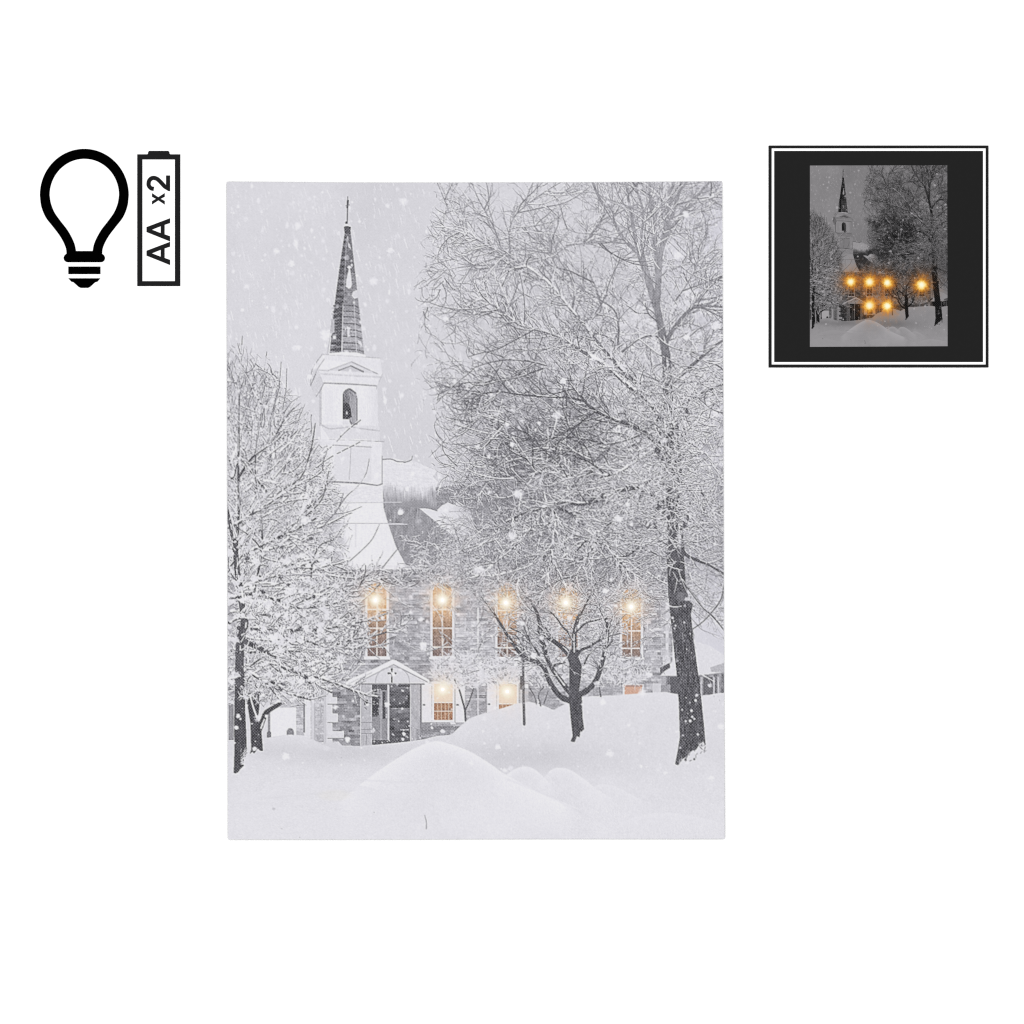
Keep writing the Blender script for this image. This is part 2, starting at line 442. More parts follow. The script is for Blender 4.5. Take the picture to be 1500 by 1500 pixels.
def shutter(k, x0, x1, y0, y1):
    rect(x0, y0, x1, y1, 224, label=SHUT_BASE + k, grain=4); rect(x0 - 0.8, y0, x0, y1, 158); rect(x0, y1, x1, y1 + 1, 150)
    rect(x0 + 1.5, (y0 + y1) / 2 + 2, x0 + 5, (y0 + y1) / 2 + 4, 96)
shutter(0, 618, 632, 1001, 1058.5); shutter(1, 666.8, 681, 1001, 1058.5); shutter(2, 713, 727, 1001, 1056); shutter(3, 760.8, 774, 1002, 1056)
fill([(690, 1005), (714, 1005), (714, 1055), (690, 1055)], 120, a=0.25, grain=22)
rect(760, 1008, 806, 1036, 150, a=.5, grain=26); rect(868, 1000, 898, 1022, 145, a=0.6, grain=32)

r = poly_mask(wall_front); m, sl = r; al = (m * (.07 + .06 * np.clip(N14[sl] + .4, 0, 1)))[..., None]; img[sl] = img[sl] * (1 - al) + tint(np.full(m.shape, 222.)) * al
# porch
rect(528, 1000, 617, 1094, 118, label='porch', grain=14)
bricks([(545, 1001), (601, 1001), (601, 1093), (545, 1093)], 92, 15, row=6, mortar=16, label='porch')
fill([(553, 1001), (568, 1001), (568, 1092), (545, 1093), (545, 1050), (553, 1050)], 146, label='door', grain=16)
rect(545.5, 1024, 555, 1048, 66, label='door', grain=14); rect(545, 1002, 567, 1011, 92, grain=18)
rect(560.5, 1013, 564.5, 1053, 78, label='door', grain=12); rect(557, 1012, 559.5, 1088, 168, grain=8)
rect(567.5, 1001, 570.6, 1088, 202, label='porch', grain=8)
rect(545, 1084, 601, 1094, 92, grain=20)
rect(528, 1000, 545, 1093, 184, label='porch', grain=9, vert=9)
for y in (1058, 1068, 1074): rect(529, y, 545, y + 1, 150)
rect(536, 1074, 537, 1090, 150)
rect(527.4, 1002, 529.2, 1093, 214); rect(533.5, 1025, 539, 1033, 82, grain=14); stroke([(534, 1036), (537, 1039)], 1, 1, 110)
rect(600.7, 1001, 617, 1087, 180, label='porch', grain=9, vert=9); rect(600.5, 1001, 602, 1086, 205); rect(615.4, 1002, 616.8, 1080, 120)
rect(610, 1068, 616, 1086, 160, grain=20)
rect(586, 1068, 599, 1070, 170, a=0.8)
fill([(506, 1001), (512, 995), (540, 983), (575, 966), (580, 967), (629, 996), (630, 1000), (622, 1002), (508, 1003)], 229, label='porch', grain=3)
fill([(524, 1000.5), (576, 974), (625, 999.5)], 213, label='porch', grain=5)
stroke([(524, 1000), (576.5, 973.5)], 1.2, 1.2, 170, smooth=False); stroke([(576.5, 973.5), (626, 999)], 1.3, 1.3, 158, smooth=False)
stroke([(511, 1001.5), (545, 985)], 0.9, 0.9, 192)
stroke([(550, 1000), (552, 990), (560, 981), (575, 977), (590, 981), (598, 990), (600, 1000)], 1.2, 1.2, 180)
stroke([(574, 979.5), (574, 999)], 2.0, 2.0, 70, smooth=False); stroke([(569, 986.3), (579, 986.3)], 1.8, 1.8, 84)
fill([(572, 984), (578, 985), (579.5, 990), (577, 991), (573, 987)], 230)
blob(569, 986.2, 1.4, 74); blob(579.5, 986.2, 1.3, 80); blob(574, 980.5, 1.5, 78)
rect(521, 1001.2, 622, 1003, 132, a=.8, grain=14)
rect(617, 1058, 660, 1076, 128, a=0.5, grain=26)

# neighbour house on the right
rect(975, 985, 1064, 1024, lambda x, y: 140 + 26 * np.sin(x * 0.55), label='house', grain=26, vert=16)
rect(981, 991, 996, 1018, 96, label='house', grain=16); rect(1030, 992, 1044, 1018, 104, label='house', grain=18)
fill([(966, 990.5), (979, 978), (990, 960), (1012, 938), (1040, 946), (1064, 962), (1064, 986), (1022, 989)], 219, label='house', grain=4)
fill([(967, 978), (981, 971), (981.5, 978), (967, 987)], 96, label='house', grain=20)
stroke([(965, 991), (1020, 990), (1064, 985)], 1.2, 1.2, 150)
for x in (1027, 1046, 1052): stroke([(x, 992), (x, 1018)], 1.4, 1.4, 200, label='house')
stroke([(1028, 988), (1046, 998)], 1.8, 1.6, 216); fill([(1040, 978), (1064, 970), (1064, 985), (1042, 984)], 168, a=.7, grain=18)
rect(956, 1001, 968, 1019, 206, grain=6); rect(968, 1003, 982, 1018, 158, grain=22, label='house')

# ================================================================== ground snow
def ground(x, y): return 216 + 0.6 * (y - 1080) / 15
back = [(326, 1088), (344, 1086), (372, 1084), (396, 1080), (410, 1077.5), (424, 1076), (442, 1077), (458, 1083), (474, 1090), (486, 1088), (496, 1086), (501, 1092),
        (530, 1092.5), (565, 1089.5), (600, 1086), (620, 1083), (640, 1078), (658, 1077), (664, 1074), (674, 1064), (688, 1052), (705, 1046), (726, 1040), (740, 1036),
        (752, 1032), (764, 1029), (776, 1028), (790, 1031), (800, 1035), (811, 1040), (822, 1034), (835, 1027), (848, 1022), (868, 1019.5), (900, 1019), (920, 1017.5), (950, 1014.5), (975, 1013.5),
        (1000, 1018), (1030, 1021), (1045, 1016), (1068, 1014), (1068, 1236), (326, 1236)]
fill(back, lambda x, y: 217.5 + 5.5 * np.clip((y - 1100) / 110, 0, 1) - 13 * np.exp(-((y - 1112) / 24) ** 2 - ((x - 770) / 120) ** 2)
     - 10 * np.exp(-((y - 1102) / 17) ** 2 - ((x - 500) / 120) ** 2) - 5 * np.exp(-((y - 1098) / 12) ** 2 - ((x - 390) / 40) ** 2), label='snow', grain=3.4)
r = poly_mask(back)
m, sl = r
img[sl] += (m * (N14[sl] * 1.1 + N40[sl] * 1.6 + N5[sl] * 0.8))[..., None]
# lumps with lit tops, darker feet
def mound(pts, g_top, fade, label='snow'):
    p = smooth_path(pts, 2.0)
    poly = list(map(tuple, p)) + [(p[-1][0], 1236), (p[0][0], 1236)]
    mm, s2 = poly_mask(poly)
    top = np.interp(XX[s2], p[:, 0], p[:, 1])
    k = np.exp(-np.clip(YY[s2] - top, 0, 999) / fade) * mm * np.clip((YY[s2] - top) / 1.6, 0, 1)
    ends = np.clip((XX[s2] - p[0][0]) / 26, 0, 1) * np.clip((p[-1][0] - XX[s2]) / 26, 0, 1)
    al = (k * ends)[..., None]
    img[s2] = img[s2] * (1 - al) + tint(g_top + 0 * top) * al
mound([(655, 1084), (672, 1068), (690, 1053), (726, 1041), (764, 1029.5), (790, 1032), (812, 1042)], 222, 12)
mound([(816, 1042), (835, 1028), (868, 1020), (950, 1015), (1000, 1019), (1066, 1015)], 221, 14)
mound([(380, 1086), (410, 1078), (440, 1078), (474, 1091), (500, 1097)], 219, 8)
mound([(490, 1180), (523, 1152), (548, 1133), (573, 1116), (606, 1096), (637, 1085), (662, 1090), (690, 1101), (718, 1118), (741, 1134), (790, 1160), (850, 1184)], 232, 38)
mound([(722, 1152), (741, 1135), (754, 1126), (768, 1122), (781, 1125), (796, 1137), (814, 1158)], 231, 15)
mound([(780, 1152), (797, 1138), (806, 1128), (818, 1124), (835, 1127), (855, 1140), (878, 1158), (905, 1172)], 230, 16)
mound([(840, 1170), (870, 1152), (890, 1148), (915, 1158), (950, 1178)], 226, 14)
mound([(640, 1200), (690, 1186), (740, 1190), (800, 1206)], 226, 14)
mound([(900, 1205), (960, 1190), (1010, 1194), (1066, 1205)], 226, 16)
mound([(330, 1175), (380, 1158), (420, 1143), (470, 1140), (530, 1150), (600, 1166)], 223, 22)
mound([(330, 1196), (360, 1186), (400, 1180), (470, 1195), (540, 1215)], 224, 16)
# gentle drift lines, tracks and specks
for pts, v in (([(520, 1142), (600, 1146), (690, 1140)], 214), ([(740, 1140), (800, 1165), (870, 1200)], 214), ([(380, 1170), (430, 1166), (520, 1158)], 214), ([(800, 1130), (830, 1160), (880, 1190)], 215)):
    stroke(pts, 3.6, 2.4, v, a=0.14)
stroke([(622, 1194), (624.5, 1204), (624.5, 1214)], 1.0, 1.8, 168, a=0.9); blob(401, 1185, 2.6, 190, a=.7, wob=.3)
for x, y in ((413, 1214), (439, 1227), (548, 1190), (500, 1110), (1054, 1026), (1046, 1020)): blob(x, y, 0.8, 170, a=.7)
blob(490, 1165, 8, 0, a=.12, sx=3, rgb=(232, 226, 200))
# snow texture flecks
n = 900
o = np.stack([rng.uniform(333, 1061, n), rng.uniform(1030, 1180, n)], -1)
o = o[sample((lab == LID['snow']).astype(np.float32), o) > 0]
splat(curves(o, rng.uniform(0, 6.28, len(o)), np.full(len(o), 1.4), np.zeros(len(o)), K=3), rng.uniform(.6, 1.2, len(o)), np.full(len(o), 231.), a=.5, taper=0)

# ================================================================== trees
def bush(cx, cy, rx, ry, n, label, stem):
    """small snow-laden tree"""
    for k_, (pts, w) in enumerate(stem): stroke(pts, w, w * 0.5, 92, label=label[0] if k_ == 0 else label[1], grain=12)
    th = rng.uniform(0, 6.28, n); rr = np.sqrt(rng.random(n))
    o = np.stack([cx + rx * rr * np.cos(th), cy + ry * rr * np.sin(th)], -1)
    d = np.arctan2(o[:, 1] - (cy + ry * 1.3), o[:, 0] - cx)
    P = curves(o, d + rng.normal(0, .6, n), rng.uniform(4, 16, n), rng.normal(0, .8, n), K=10)
    h = n // 3
    splat(P[:h], rng.uniform(.4, .8, h), rng.uniform(120, 175, h), a=.75, label=label[1], lab_thr=.35)
    splat(P[h:], rng.uniform(.8, 2.0, n - h), rng.uniform(218, 234, n - h), a=.8, dash=.15, label=label[1], lab_thr=.35)
bush(676, 985, 42, 26, 900, ('trunk_d', 'crown_d'), [([(682, 1055), (681, 1040), (677, 1025), (672, 1008), (665, 994)], 2.8), ([(681, 1042), (688, 1026), (694, 1008), (697, 1000)], 2.2), ([(673, 1012), (668, 1000)], 1.4)])
bush(735, 985, 40, 20, 650, ('trunk_e', 'crown_e'), [([(792, 1034), (789, 1018), (798, 1004)], 1.6), ([(797, 1030), (803, 1012)], 1.5), ([(776, 1008), (783, 1020), (786, 1032)], 1.3)])
bush(800, 985, 34, 24, 420, ('trunk_e', 'crown_e'), [])
bush(900, 985, 50, 22, 620, ('trunk_f', 'crown_f'), [([(880, 1020), (878, 1006)], 2.0)])

# lamp post
stroke([(766, 905), (766.5, 940), (766.5, 1000), (768, 1061)], 3.2, 3.6, 104, label='lamp_post', grain=18)
fill([(763, 899), (770, 899), (769, 917), (764, 917)], 120, label='lamp_post', grain=20)
fill([(762, 898), (766.5, 894), (771, 898), (771, 900), (762, 900)], 214, label='lamp_post')
fill([(762, 990), (767, 990), (769, 1010), (762, 1010)], 96, label='lamp_post', grain=14)
stroke([(769.4, 1012), (769.8, 1050)], 1.2, 1.2, 190, a=.5)

def limb(pts, w0, w1, g, label, snow=0.6, wob=0.15):
    stroke(pts, w0, w1, g, label=label, rough=wob, grain=16)
    if snow:
        p = smooth_path(pts)
        i = 0
        while i < len(p) - 3:
            k = int(rng.integers(4, 16))
            if rng.random() < snow:
                q = p[i:i + k].copy()
                if len(q) > 2:
                    f = i / len(p); w = w0 + (w1 - w0) * f
                    q[:, 1] -= min(w, 5) * 0.36 + (rng.uniform(-.3, .3) * w if w > 6 else 0); q[:, 0] += w * rng.uniform(-.15, .3)
                    sw = (min(w * .3 + .7, 2.4) if snow < .6 or w > 9 else min(w * .7 + .9, 4.2)) * rng.uniform(.6, 1.1)
                    stroke(q[:7] if w > 7 else q, sw, sw * .7, rng.uniform(216, 234), rough=.5, smooth=False, a=.9)
            i += k

def twigs(P, w, dark, snow, label, batches=6, a_d=.9, a_s=.9, snow_w=(.8, 1.3), snow_v=(222, 238), dash=.2, lab_thr=.35):
    """dark twig core with snow lying on its upper side, batch by batch so that they interleave"""
    n = len(P)
    order = rng.permutation(n)
    for b in np.array_split(order, batches):
        splat(P[b], w[b], dark[b], a=a_d, label=label, lab_thr=lab_thr)
        s = b[rng.random(len(b)) < snow[b]]
        sw = w[s] * rng.uniform(*snow_w, len(s))
        splat(P[s], sw + .15, rng.uniform(*snow_v, len(s)), a=a_s, dy=-.75, dash=dash, label=label, lab_thr=lab_thr)

# ---- twigs hanging in front of the wall and eaves
n = 2600
o = np.stack([rng.uniform(575, 985, n), rng.uniform(770, 985, n)], -1)
dn_ = np.exp(-((o[:, 1] - 806) / 40) ** 2) * np.clip((o[:, 0] - 640) / 80, .07, 1) + .5 * np.exp(-((o[:, 0] - 845) / 70) ** 2 - ((o[:, 1] - 930) / 42) ** 2) + .3 * np.exp(-((o[:, 1] - 890) / 40) ** 2) * (o[:, 0] > 700) + .05
o = o[rng.random(n) < dn_]; n = len(o)
P = curves(o, np.where(rng.random(n) < .6, np.radians(rng.normal(150, 40, n)), rng.uniform(0, 6.28, n)), rng.uniform(12, 46, n), rng.normal(0, .5, n))
twigs(P, rng.uniform(.6, 1.3, n), rng.uniform(96, 150, n), np.full(n, .8), 'crown_a', 5, snow_w=(1, 1.6), snow_v=(216, 234), dash=.15, lab_thr=.5)
n = 150
o = np.stack([np.where(rng.random(n) < .5, rng.normal(551, 20, n), rng.normal(650, 22, n)), rng.normal(851, 7, n)], -1)
Pw = curves(o, np.radians(rng.normal(-25, 45, n)), rng.uniform(10, 30, n), rng.normal(0, .5, n))
twigs(Pw, rng.uniform(.8, 1.7, n), rng.uniform(96, 150, n), np.full(n, .9), 'crown_a', 3, snow_w=(1, 1.6), snow_v=(216, 234), dash=.1)
n = 230
o = np.stack([rng.uniform(612, 730, n), rng.uniform(796, 842, n)], -1)
o[:50] = np.stack([rng.normal(684, 18, 50), rng.uniform(690, 790, 50)], -1)
Pr = curves(o, np.where(rng.random(n) < .6, np.radians(rng.normal(165, 30, n)), rng.uniform(0, 6.28, n)), rng.uniform(10, 32, n), rng.normal(0, .5, n))
twigs(Pr, rng.uniform(.6, 1.3, n), rng.uniform(100, 160, n), np.full(n, .8), 'crown_a', 4, snow_w=(1, 1.6), snow_v=(216, 234), dash=.15, lab_thr=.5)
P2 = grow(np.concatenate([P, Pr]), 2900, 20, 60, 5, 18, bend=.6)
twigs(P2, rng.uniform(.5, 1.0, len(P2)), rng.uniform(100, 150, len(P2)), np.full(len(P2), .8), 'crown_a', 4, snow_w=(1, 1.6), snow_v=(216, 234), lab_thr=.5)
# ---- centre tree
CT = 'trunk_b'
fill([(836, 1086), (839, 1078), (836, 1050), (833.5, 1020), (843, 1010), (852, 1018), (853, 1050), (855.5, 1068), (852, 1072), (850, 1070), (849, 1080), (845, 1078), (842, 1087)], 78, label=CT, grain=24, vert=16)
fill([(834, 1012), (834, 972), (829, 957), (838, 950), (848, 952), (847, 962), (852, 975), (851, 992), (848, 1012), (852, 1022), (834, 1024)], 80, label=CT, grain=24)
CL = [([(836, 1027), (822, 1021), (811, 1008), (803, 994), (798, 980), (790, 972), (766, 961), (750, 941), (738, 922), (722, 896), (706, 874)], 8, 2.2),
      ([(840, 1020), (828, 1006), (816, 990), (808, 978), (802, 965), (797, 945), (789, 926)], 7.5, 4),
      ([(804, 972), (796, 950), (790, 930), (789, 912), (786, 898)], 5, 2.4),
      ([(838, 966), (828, 952), (812, 940), (799, 930), (790, 910), (786, 896), (776, 878)], 8, 3),
      ([(812, 938), (800, 934), (795, 938)], 3, 2), ([(812, 975), (824, 971), (827, 971)], 4, 3),
      ([(808, 934), (801, 923), (797, 917)], 2.4, 1.4),
      ([(841, 958), (841, 940), (842, 925), (846, 908), (852, 895), (858, 884), (866, 868), (874, 856), (882, 846)], 7, 3),
      ([(845, 960), (852, 952), (864, 947), (878, 938), (892, 932), (908, 928)], 4.5, 1.4),
      ([(846, 1018), (856, 1014), (868, 1004), (875, 992), (881, 974), (885, 958), (889, 938), (890, 920), (888, 906)], 8.5, 4),
      ([(856, 972), (862, 960), (872, 950), (884, 943)], 2.2, 1.2),
      ([(842, 928), (850, 920), (860, 912), (876, 908), (884, 905)], 3, 1.5),
      ([(765, 958), (762, 940), (755, 930)], 1.6, 1), ([(790, 960), (780, 944), (768, 930), (752, 922), (748, 920)], 3, 1.6),
      ([(778, 966), (776, 940), (770, 925), (765, 912)], 2.4, 1.4), ([(798, 978), (790, 968), (774, 955), (755, 944)], 2, 1.1),
      ([(884, 955), (890, 948), (898, 938)], 1.6, 1), ([(866, 948), (868, 936), (872, 928)], 1.8, 1),
      ([(776, 880), (770, 870), (778, 858)], 2, 1), ([(840, 940), (832, 926), (824, 918), (815, 905), (805, 895)], 3, 1.6),
      ([(890, 925), (896, 905), (906, 890)], 2.2, 1.2), ([(888, 912), (880, 896), (878, 884)], 2, 1)]
for pts, a, b in CL: limb(pts, a, b, 84, CT, .32)
cp = np.stack([resample(p) for p, a, b in CL])
c1 = grow(cp, 100, 20, 60, 14, 44, bend=.6, up=.35, tmin=.35)
c2 = grow(c1, 260, 20, 60, 6, 20, bend=.7)
CA = np.concatenate([c1, c2])
ok = (CA[:, :, 1].max(1) < 1000) & (CA[:, :, 0].min(1) > 690); CA = CA[ok]
wA = np.where(np.arange(len(CA)) < ok[:100].sum(), 1.3, .8) * rng.uniform(.7, 1.2, len(CA))
twigs(CA, wA, rng.uniform(80, 125, len(CA)), np.full(len(CA), .65), 'crown_b', 4)

# ---- right tree
RT = 'trunk_a'
crown = [(632, 255), (640, 300), (612, 330), (618, 372), (604, 420), (618, 470), (600, 520), (604, 575), (622, 610), (618, 665), (648, 700), (655, 745), (672, 775),
         (640, 810), (640, 850), (690, 868), (730, 880), (775, 900), (800, 880), (850, 900), (900, 885), (960, 905), (985, 880), (1075, 960), (1075, 250)]
RL = [([(992, 812), (988, 760), (984, 700), (981, 640), (978, 580), (976, 524), (968, 480), (962, 450), (955, 432), (947, 405), (936, 372), (930, 345), (922, 300), (916, 262)], 22, 2.6, .4),
      ([(962, 450), (964, 420), (962, 385), (957, 330), (953, 290), (951, 262)], 9, 4, .15),
      ([(965, 415), (968, 370), (972, 345), (980, 305), (988, 262)], 7, 4, .1), ([(968, 372), (976, 342), (988, 306), (1000, 262)], 6, 4, .1),
      ([(970, 360), (984, 334), (1007, 301), (1026, 282), (1043, 262)], 6, 3, .1), ([(936, 372), (913, 349), (898, 323), (877, 288), (866, 262)], 6, 3, .25),
      ([(971, 510), (986, 483), (1012, 453), (1034, 448), (1064, 450)], 7, 3, .2), ([(958, 430), (940, 360), (942, 310), (926, 262)], 4, 3, .1),
      ([(976, 620), (950, 588), (923, 567), (888, 536), (855, 516), (812, 491), (766, 478), (746, 465), (720, 446), (690, 432)], 7, 1.5, .6),
      ([(930, 560), (900, 530), (872, 498), (855, 475), (832, 448), (809, 420), (784, 399), (751, 379), (715, 361), (690, 346), (660, 336), (636, 326)], 5.5, 1.4, .6),
      ([(975, 660), (944, 634), (918, 622), (872, 602), (852, 582), (832, 557)], 7, 2.4, .5),
      ([(858, 588), (830, 582), (800, 581), (760, 578), (733, 574), (705, 578), (680, 590)], 3.6, 1, .3),
      ([(800, 535), (780, 530), (748, 527), (718, 531), (690, 540)], 2.6, 1, .3), ([(795, 540), (760, 552), (730, 558), (690, 560), (655, 566)], 2.6, 1, .3),
      ([(772, 396), (750, 386), (724, 388), (690, 390), (660, 394), (630, 402)], 2.4, .9, .2), ([(720, 365), (705, 366), (690, 372), (668, 384), (640, 408)], 2.2, 1, .2),
      ([(700, 352), (672, 340), (656, 335)], 2.5, 1.2, .3), ([(684, 336), (664, 320), (650, 290), (640, 266)], 2, .8, .1), ([(735, 365), (722, 330), (700, 290), (690, 262)], 2.4, 1, .1),
      ([(748, 376), (746, 346), (752, 320), (772, 300), (800, 280), (830, 262)], 2.2, 1, .2), ([(838, 455), (842, 425), (836, 408), (822, 385), (800, 362), (786, 345)], 3, 1.4, .35),
      ([(852, 472), (880, 455), (872, 420), (860, 395)], 2.4, 1.2, .2), ([(905, 505), (906, 478), (900, 455), (880, 440), (846, 420)], 3, 1.2, .25),
      ([(912, 515), (935, 497), (956, 492), (968, 496)], 3.6, 2, .4), ([(830, 360), (860, 355), (885, 356), (912, 350)], 2.4, 1.6, .5), ([(855, 360), (864, 330), (880, 330)], 2, 1, .2),
      ([(985, 560), (1020, 530), (1040, 512), (1066, 494)], 6, 3, .3), ([(1024, 527), (1050, 535), (1066, 548)], 2.6, 1.4, .2), ([(985, 600), (1020, 580), (1066, 560)], 4, 2, .4),
      ([(1005, 462), (1022, 440), (1036, 420), (1056, 405)], 3.4, 1.6, .3), ([(985, 395), (1004, 388), (1030, 386), (1066, 388)], 2, 1, .4), ([(1007, 300), (1030, 288), (1066, 306)], 2.4, 1.4, .2),
      ([(1015, 290), (1040, 289), (1066, 290)], 2, 1, .2), ([(1020, 440), (1048, 436), (1066, 428)], 2.4, 1.2, .2), ([(990, 440), (1010, 410), (1020, 390), (1030, 355)], 2.4, 1.2, .3),
      # snowy drooping lower limbs
      ([(984, 690), (960, 700), (935, 712), (900, 720), (868, 735), (846, 738), (826, 735), (800, 742), (770, 752), (742, 764)], 9, 3, .75),
      ([(988, 745), (960, 728), (935, 722), (915, 742), (890, 770), (860, 790), (846, 806)], 5, 2, .6),
      ([(797, 722), (800, 735), (806, 745), (815, 758), (810, 790), (804, 830), (798, 860), (788, 884)], 3.4, 1.4, .7),
      ([(820, 745), (845, 757), (870, 778), (890, 800), (912, 828), (940, 848)], 4, 1.5, .7), ([(884, 775), (870, 800), (848, 835), (838, 858)], 3, 1.2, .6),
      ([(798, 740), (780, 770), (755, 800), (730, 820), (700, 845)], 3, 1, .7), ([(786, 695), (774, 675), (748, 660), (730, 640)], 3, 1, .5),
      ([(982, 650), (962, 660), (935, 672), (910, 690), (880, 700)], 6, 2, .7), ([(984, 640), (1005, 655), (1014, 668), (1010, 690), (1004, 720), (1008, 740)], 6, 2, .8),
      ([(984, 660), (1000, 648), (968, 612), (956, 600)], 5, 2, .8), ([(990, 700), (1012, 720), (1032, 748), (1050, 760)], 4, 1.6, .75), ([(1008, 690), (1030, 725), (1052, 758)], 3, 1.2, .7),
      ([(992, 800), (1008, 815), (1025, 822), (1040, 828), (1062, 842)], 5, 3, .3), ([(1000, 850), (1016, 872), (1030, 890), (1046, 905), (1066, 930)], 3, 1, .5),
      ([(1062, 850), (1056, 878), (1040, 900), (1028, 912), (1014, 922)], 1.6, 1.2, .1), ([(990, 775), (970, 790), (940, 800), (915, 815), (880, 815)], 4, 1.6, .6),
      ([(985, 720), (965, 750), (940, 785), (915, 805)], 4, 1.6, .5), ([(900, 720), (880, 690), (850, 668), (826, 650)], 3, 1.2, .5), ([(870, 690), (840, 700), (800, 690), (770, 700)], 2.6, 1, .6),
      ([(960, 620), (930, 640), (890, 650), (850, 642), (810, 640)], 3.6, 1.2, .5), ([(880, 610), (850, 620), (830, 640), (800, 660)], 2.6, 1, .4)]
# crown body tone
fld = np.zeros((H, W), np.float32); mm, sl = poly_mask(crown); fld[sl] = mm
def blur(f, r):
    r = int(r * SS)
    for ax in (0, 1):
        for _ in range(2):
            c = np.cumsum(np.pad(f, [(r + 1, r) if a == ax else (0, 0) for a in (0, 1)], mode='edge'), axis=ax)
            f = (np.take(c, np.arange(2 * r + 1, c.shape[ax]), ax) - np.take(c, np.arange(0, c.shape[ax] - 2 * r - 1), ax)) / (2 * r + 1)
    return f.astype(np.float32)
soft = np.clip((blur(fld, 16) - .35) / .6, 0, 1)
dens = (0.25 + .75 * np.clip((YY - 300) / 300, 0, 1)) * np.clip((XX - 600) / 120, 0.25, 1)
dens *= 1 - .6 * np.exp(-((XX - 772) / 45) ** 2 - ((YY - 300) / 45) ** 2)
dens *= 1 - .45 * np.exp(-((XX - 1030) / 40) ** 2 - ((YY - 400) / 120) ** 2)
dark_f = (.72 + .3 * N40) * np.exp(-((XX - 790) / 150) ** 2 - ((YY - 640) / 120) ** 2) + .5 * np.exp(-((XX - 850) / 90) ** 2 - ((YY - 830) / 60) ** 2)
snow_f = np.clip(.38 + .42 * np.clip((YY - 560) / 200, 0, 1) + .4 * np.clip((XX - 880) / 100, 0, 1) * np.clip((YY - 460) / 100, 0, 1) - .22 * dark_f, 0, .85)
low = np.clip((880 - YY) / 60, 0, 1)
al = (soft * dens * low * np.clip((XX - 630) / 110, 0, 1) * np.clip((.36 + .3 * np.clip((YY - 540) / 160, 0, 1)) + .4 * N5 + .2 * N14, 0, .9) * (.75 + .5 * dark_f))[..., None]
img[:] = img * (1 - al) + tint(148 - 28 * dark_f - 18 * np.clip((YY - 540) / 160, 0, 1) + N2 * 18 + N1 * 20) * al

n = 300
for x, y in zip(rng.uniform(880, 1058, n), rng.normal(590, 95, n)):
    if y < 780: blob(x, y, rng.uniform(2, 6.5), rng.uniform(218, 232), a=.65, wob=1.0, soft=.9, sx=1.3)
par = np.stack([resample(p[0]) for p in RL])
pw = np.array([p[1] for p in RL])
b1 = grow(par, 330, 22, 65, 40, 125, bend=.7, up=.35, tmin=.15, weights=np.where(pw > 12, .4, 1))
b2 = grow(np.concatenate([par, b1]), 2900, 20, 62, 18, 56, bend=.8, up=.3)
b3 = grow(np.concatenate([b1, b2]), 9500, 20, 60, 6, 24, bend=.8, up=.2)
# filling sprays that radiate from the trunk
n = 5200
o = np.stack([rng.uniform(600, 1066, n), rng.uniform(262, 905, n)], -1)
keep = rng.random(n) < sample(soft * dens, o); o = o[keep]; n = len(o)
th = np.arctan2(o[:, 1] - 760, o[:, 0] - 985) + rng.normal(0, .55, n)
fl = curves(o, th, rng.uniform(14, 50, n), rng.normal(0, .9, n), up=.4)
f2 = grow(fl, 5200, 20, 55, 5, 18, bend=.8)
def keep_in(P, p0=0.35):
    e = sample(soft, P[:, -1]); s = sample(soft, P[:, 0])
    return P[(rng.random(len(P)) < np.clip(e * 1.6, 0, 1)) & (s > .12)]
def w_dark(P, base, spread):
    m = P[:, P.shape[1] // 2]
    return base - 46 * sample(dark_f, m) + 40 * (1 - np.clip((m[:, 1] - 280) / 280, 0, 1)) + rng.normal(0, spread, len(P))
b1, b2, b3, fl, f2 = map(keep_in, (b1, b2, b3, fl, f2))
for P, wr, bd, k, nb in ((f2, (.35, .75), 128, .9, 4), (fl, (.5, .95), 122, .9, 4), (b3, (.4, .85), 118, 1.0, 7), (b2, (.65, 1.25), 108, 1.0, 6)):
    sn = np.clip(sample(snow_f, P[:, 10]) * k, 0, .9)
    twigs(P, rng.uniform(*wr, len(P)), np.clip(w_dark(P, bd, 18), 70, 175), sn, 'crown_a', nb, snow_w=(.9, 1.5))
def boughs(o, th, ln, wmin, wmax, cur, label, dark=(78, 112), gap=1.0, dash=.06):
    P = curves(o, th, ln, rng.normal(0, cur, len(o)), wob=.05)
    w = rng.uniform(wmin, wmax, len(o))
    for b in np.array_split(np.arange(len(o)), 4):
        splat(P[b], w[b] * .55 + .5, rng.uniform(*dark, len(b)), a=.92, dy=float(w[b].mean()) * .5 * gap, dash=.2, label=label, lab_thr=.4)
        splat(P[b], w[b], rng.uniform(224, 238, len(b)), a=.95, dash=dash, label=label, lab_thr=.4)
    return P
n = 150
o = np.stack([rng.uniform(700, 1040, n), rng.uniform(560, 850, n)], -1)
o = o[rng.random(n) < sample(snow_f * soft, o) * 1.3]; n = len(o)
th = np.where(rng.random(n) < .55, np.arctan2(o[:, 1] - 700, o[:, 0] - 985), np.radians(rng.uniform(20, 160, n)))
P = boughs(o, th, rng.uniform(20, 75, n), 1.3, 2.6, .5, 'crown_a')
P = grow(P, 420, 25, 65, 8, 26, bend=.6)
splat(P, rng.uniform(.9, 1.5, 420), rng.uniform(222, 236, 420), a=.9, dash=.08, label='crown_a', lab_thr=.4)
n = 110
o = np.stack([rng.uniform(640, 1050, n), rng.uniform(290, 560, n)], -1)
o = o[rng.random(n) < sample(soft, o)]; n = len(o)
boughs(o, np.arctan2(o[:, 1] - 640, o[:, 0] - 985) + rng.normal(0, .3, n), rng.uniform(20, 60, n), .9, 1.7, .3, 'crown_a', dark=(128, 160), dash=.2)
n = 130
